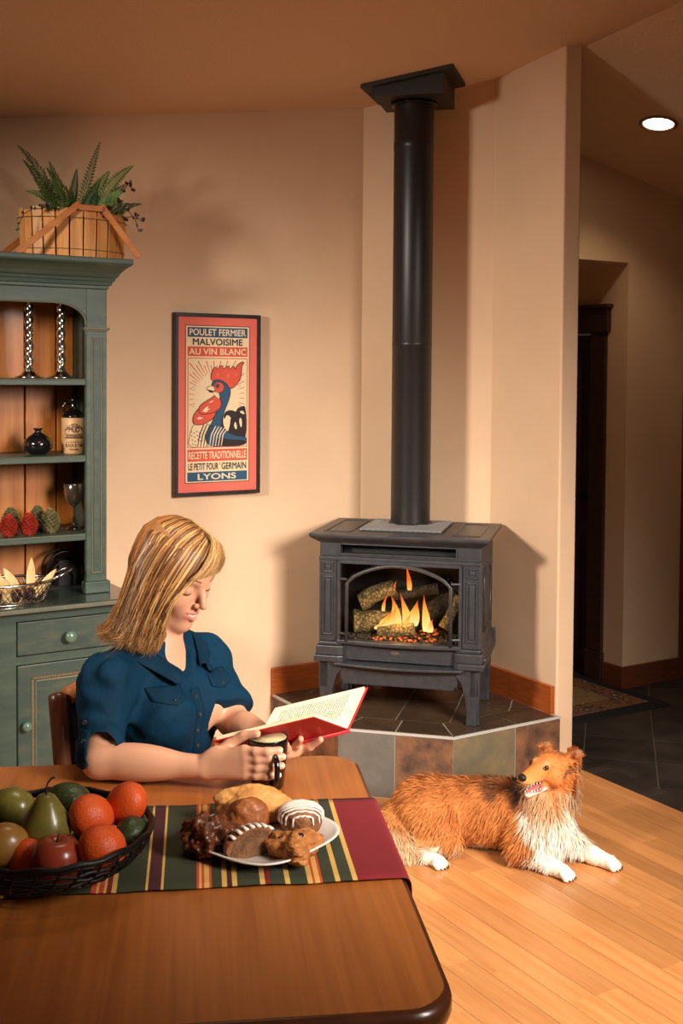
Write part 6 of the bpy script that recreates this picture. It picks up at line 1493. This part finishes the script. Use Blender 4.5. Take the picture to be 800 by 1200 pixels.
dv.put(cone_(dh(.03, 0, .010), dh(.138, 0, -.007), .040, .0195), .018)
for s_ in (-1, 1): dv.put(ball(dh(.022, s_*.032, -.016), .029), .02); dv.put(ball(dh(.060, s_*.021, .024), .016), .012); dv.put(ball(dh(.122, s_*.008, -.016), .0135), .008)
dv.put(cone_(dh(.035, 0, -.040), dh(.120, 0, -.062), .022, .0105), .012)
dv.put(cone_(dh(.068, 0, -.037), dh(.165, 0, -.042), .006, .015), .005, 'cut'); dv.put(ell(dh(.11, 0, -.041), (.042, .019, .010), DHA), .004, 'cut')
for s_ in (-1, 1): dv.put(ball(dh(.073, s_*.034, .026), .007), .006, 'cut')
for s_, b0 in ((1, V(-.035, .040, .038)), (-1, V(-.022, -.038, .038))):               # half-folded ears
    e0 = dh(*b0); e1 = dh(b0[0]-.016, b0[1]+s_*.018, b0[2]+.016); e2 = dh(b0[0]+.006, b0[1]+s_*.034, b0[2]+.018)
    dv.put(cone_(e0, e1, .022, .015), .01); dv.put(cone_(e1, e2, .014, .007), .008); dv.put(ball(dh(b0[0]+.014, b0[1]+s_*.016, b0[2]+.008), .009), .006, 'cut')
chain(dv, [V(.60, 3.715, .105), V(.592, 3.675, .058), V(.672, 3.622, .030), V(.715, 3.583, .022)], [.052, .040, .026, .024], .02)
chain(dv, [V(.735, 3.745, .10), V(.765, 3.725, .055), V(.838, 3.690, .029), V(.882, 3.655, .022)], [.048, .038, .025, .024], .02)
def toes(c, d, n=4, r=.0115):
    d = d/np.linalg.norm(d); q = V(-d[1], d[0], 0)
    for i in range(n): t = (i-(n-1)/2); dv.put(cone_(c+q*t*.0105, c+d*(.020-.004*abs(t))+q*t*.0125-V(0, 0, .009), .012, r*.92), .005)
toes(V(.722, 3.574, .022), V(.75, -.66, 0)); toes(V(.888, 3.650, .022), V(.78, -.62, 0)); toes(V(.326, 3.656, .020), V(.72, -.69, 0))
chain(dv, [V(.205, 3.885, .085), V(.165, 3.815, .058), V(.19, 3.745, .040), V(.225, 3.70, .026)], [.045, .046, .038, .020], .03)     # tail plume
dv.put((lambda X, Y, Z: Z-.0025+0*X+0*Y, (.08, 3.5, -.05), (.95, 4.03, .0025)), .002, 'cut')
Pd, Qd = dv.mesh()
SAB, SABD, WHT, CRM, BLK, GRY = [np.array(lin(*c)) for c in ((196, 118, 56), (150, 80, 34), (246, 238, 222), (216, 184, 142), (34, 26, 24), (150, 128, 106))]
def sm(x, a, b): t = np.clip((x-a)/(b-a), 0, 1); return t*t*(3-2*t)
def coat(P):
    u, v, z = P[:, 0], P[:, 1], P[:, 2]; rel = P-DH; hx_, hy_, hz_ = rel@dx, rel@dy, rel@dz
    jit = .012*np.sin(u*90+z*60)+.010*np.sin(v*110-z*80)+.006*np.sin(u*210+v*170)
    c = np.tile(SAB, (len(P), 1))
    def mix(col, w_): nonlocal c; w_ = np.clip(w_, 0, 1)[:, None]; c = c*(1-w_)+col*w_
    mix(SABD, .75*sm(z+jit, .16, .24)*sm(u, .2, .3)); mix(np.array(lin(206, 134, 70)), .6*sm(.40-u+jit, 0, .1)*sm(.2-z, 0, .08))
    mix(CRM, sm(.275-u+jit, 0, .05)*sm(.105-z+jit, -.01, .05)); mix(CRM, sm(.055-z+jit*.6, 0, .03)*sm(.60-u, 0, .05)); mix(WHT, .7*sm(.035-z, 0, .02)*sm(u, .36, .42)*sm(.55-u, 0, .05))
    mix(BLK, .95*np.exp(-((u+jit*.6-.600+.10*(z-.15))/.014)**2)*sm(z, .07, .10)*sm(.29-z, 0, .03)*sm(v, 3.70, 3.73)); mix(BLK, .75*np.exp(-((u-.52)/.030)**2)*sm(z+jit, .195, .225))
    headw = sm(hx_, -.075, -.045)*sm(hz_, -.075, -.055)
    mane = sm(u+jit, .600, .635)*(1-headw); mix(CRM, mane*.8); mix(WHT, mane*sm(.205-z+jit, 0, .05)); mix(SAB, .95*mane*np.exp(-((u-.690+jit)/.040)**2)*sm(z+jit, .150, .20)*sm(3.76-v, 0, .03)); mix(GRY, .45*mane*sm(u, .765, .79)*sm(z, .16, .2))
    mix(SAB, .7*sm(.64-u+jit, 0, .04)*sm(u, .545, .565)*sm(z+jit, .05, .075)*sm(.13-z, 0, .03))
    # head
    mix(SAB*1.08, headw); mix(np.array(lin(214, 156, 92)), headw*sm(hx_, .06, .10)*sm(-hz_, -.01, .02)); mix(WHT, headw*sm(-hz_, .040, .052)*sm(hx_, .03, .06)); mix(np.array(lin(224, 172, 112)), headw*.7*np.exp(-(((hx_-.07)/.02)**2+((np.abs(hy_)-.028)/.014)**2+((hz_-.044)/.012)**2)))
    mix(BLK, .9*headw*np.exp(-((hz_+.010+.55*(hx_-.02))/.008)**2)*sm(hy_, .02, .03)*sm(-hx_, -.035, -.01)*sm(hx_, -.06, -.03))
    mix(SABD, .6*headw*sm(hz_, .035, .05)*sm(-hx_, -.03, .0)); mix(GRY, .35*sm(hz_, .052, .066)*sm(-hx_, -.0, .02)*sm(np.abs(hy_), .03, .045))
    mix(BLK, headw*np.exp(-((hz_+.030+.0*(hx_))/.0045)**2)*sm(hx_, .058, .070)*.9); mix(np.array(lin(150, 74, 74)), headw*sm(-hz_, .031, .036)*sm(hz_, -.056, -.050)*sm(hx_, .06, .075)); mix(BLK, headw*.8*np.exp(-((hz_+.0545)/.003)**2)*sm(hx_, .06, .08))
    legw = sm(.075-z+jit*.5, 0, .02)*sm(u, .635, .655); mix(WHT, legw)
    mix(WHT, .9*sm(u, .262, .285)*sm(.36-u, 0, .02)*sm(3.735-v, 0, .02)*sm(.05-z, 0, .01))
    return c
dog = thing('dog', CY((.50, 3.80, 0)), 'orange and white long-haired collie lying on the wooden floor', 'dog')
m_fur = M('fur_coat', (1, 1, 1), .75, attr='tone')
db = obj('body', (CY(Pd), Qd), m_fur, dog, smooth=True, fix=False); vcolor(db, coat(Pd))
# strands
rs = np.random.RandomState(9); Nf = 34000
root = Pd[rs.randint(0, len(Pd), Nf)]+rs.normal(size=(Nf, 3))*.0012; nr = grad(dv, root)
rel = root-DH; hx_, hy_, hz_ = rel@dx, rel@dy, rel@dz; u, v, z = root.T
headw = sm(hx_, -.06, -.035)*sm(hz_, -.08, -.06); muz = sm(hx_, .05, .085)*headw; manew = sm(u, .585, .625)*(1-headw)*sm(z, .05, .08); rearw = sm(.285-u, 0, .06)*sm(.14-z, 0, .06)
paw = np.maximum.reduce([sm(u, .665, .685)*sm(.07-z, 0, .015)*sm(3.67-v, 0, .03), sm(u, .80, .82), sm(u, .272, .288)*sm(.37-u, 0, .02)*sm(3.72-v, 0, .02)*sm(.05-z, 0, .01)])
earw = sm(hz_, .042, .055)*sm(-hx_, .0, .015)
length = .034+.030*manew+.016*rearw; length = length*(1-headw)+(.012+.022*sm(.01-hx_, 0, .04))*headw; length = length*(1-muz)+.004*muz; length = length*(1-earw)+.012*earw; legw = sm(.06-z, 0, .02)*sm(u, .62, .66); length = length*(1-.55*legw); length = length*(1-paw)+.006*paw
near_mouth = (hx_ > .05) & (hz_ < -.020) & (hz_ > -.062); length = np.where(near_mouth, .0, length)
down = V(0, 0, -1); flow = np.tile(-ax_*.55+down*.75, (Nf, 1))
flow = flow*(1-manew[:, None])+(down*.95+V(-.1, -.25, 0))*manew[:, None]; flow = flow*(1-rearw[:, None])+(down*.8+V(.25, -.5, 0))*rearw[:, None]
flow = flow*(1-headw[:, None])+(-dx*.9-dz*.25)[None]*headw[:, None]; flow = flow*(1-paw[:, None])+V(.6, -.6, -.3)*paw[:, None]; flow = flow*(1-earw[:, None])+(dz*.8-dx*.4)[None]*earw[:, None]
flow = flow-nr*(flow*nr).sum(1, keepdims=True); flow /= np.linalg.norm(flow, axis=1, keepdims=True)+1e-6
flow += rs.normal(size=(Nf, 3))*.16+.25*np.stack([np.sin(u*70+z*40), np.cos(v*80), 0*u], 1)*(1-headw[:, None])
length *= rs.uniform(.55, 1.2, Nf); m_ = 6; path = [root-nr*.001]; d_ = flow*.9+nr*.42; lift = 1-.7*np.maximum(muz, paw); d_ = flow*.9+nr*(.42*lift)[:, None]
for i in range(1, m_):
    d_ = d_/np.linalg.norm(d_, axis=1, keepdims=True); p = path[-1]+d_*(length/(m_-1))[:, None]; p[:, 2] = np.maximum(p[:, 2], .0015); path.append(p); d_ = d_*1.0+flow*.22+down*.10-nr*.05
path = np.stack(path, 1); keep = length > .002
cc = coat(root)*rs.uniform(.78, 1.16, (Nf, 1)); nn = np.repeat(nr[:, None, :], m_, 1)+rs.normal(size=(Nf, 1, 3))*.35
wd_ = np.where(headw > .5, .0007, .0011)*rs.uniform(.7, 1.3, Nf)
ribbons('fur', CY(path[keep].reshape(-1, 3)).reshape(path[keep].shape), wd_[keep], CY(nn[keep].reshape(-1, 3)).reshape(nn[keep].shape), cc[keep], m_fur, db, kind='stuff')
# eyes, nose, tongue, teeth, claws
m_eye = M('dog_eye', lin(30, 16, 8), .06, coat=.8); m_nose = M('dog_nose', lin(22, 18, 18), .3, bump=.3, bs=300)
U3, F3 = ico(3)
for s_ in (-1, 1):
    e_ = obj('eye', B(CY).add(U3*.0078+dh(.0685, s_*.0300, .0245), F3), m_eye, dog, smooth=True)
    rim = [dh(.0685+.0062, s_*.0335, .0245)+dx*.0085*math.cos(t)*.9-dy*s_*.004*math.cos(t)+dz*.0062*math.sin(t) for t in [2*math.pi*k/16 for k in range(16)]]
    obj('eye_rim', B(CY).tube(rim, .0012, 6, closed=True), m_nose, e_, smooth=True)
obj('nose', B(CY).add((U3*np.array([.0125, .0155, .0130])) @ DHA+dh(.1515, 0, -.002), F3), m_nose, dog, smooth=True)
obj('tongue', B(CY).add((U3*np.array([.036, .0125, .0040])) @ np.array([dx*.96-dz*.27, dy, dz*.96+dx*.27])+dh(.093, 0, -.046), F3), M('tongue', lin(206, 118, 116), .35), dog, smooth=True)
m_th = M('dog_teeth', lin(240, 232, 216), .3)
for s_ in (-1, 1):
    for i in range(5):
        t = i/4; r_ = .0028 if i == 3 else .0018; L_ = .0085 if i == 3 else .0045
        p = dh(.078+.047*t, s_*(.0165-.0085*t), -.0475-.0075*t); obj('tooth', B(CY).tube([p-dz*.003, p+dz*L_*.5, p+dz*L_], [r_, r_*.8, .0004], 6), m_th, dog, smooth=True)
        p = dh(.082+.050*t, s_*(.0160-.0070*t), -.0275); obj('tooth', B(CY).tube([p+dz*.003, p-dz*L_*.5, p-dz*L_], [r_, r_*.8, .0004], 6), m_th, dog, smooth=True)
for c, d_ in ((V(.722, 3.574, .022), V(.75, -.66, 0)), (V(.888, 3.650, .022), V(.78, -.62, 0)), (V(.326, 3.656, .020), V(.72, -.69, 0))):
    d_ = d_/np.linalg.norm(d_); q = V(-d_[1], d_[0], 0)
    for i in range(4):
        t = i-1.5; p = c+d_*(.029-.004*abs(t))+q*t*.0128-V(0, 0, .011); obj('claw', B(CY).tube([p, p+d_*.005-V(0, 0, .002), p+d_*.008-V(0, 0, .006)], [.0024, .002, .0005], 6), m_nose, dog, smooth=True)
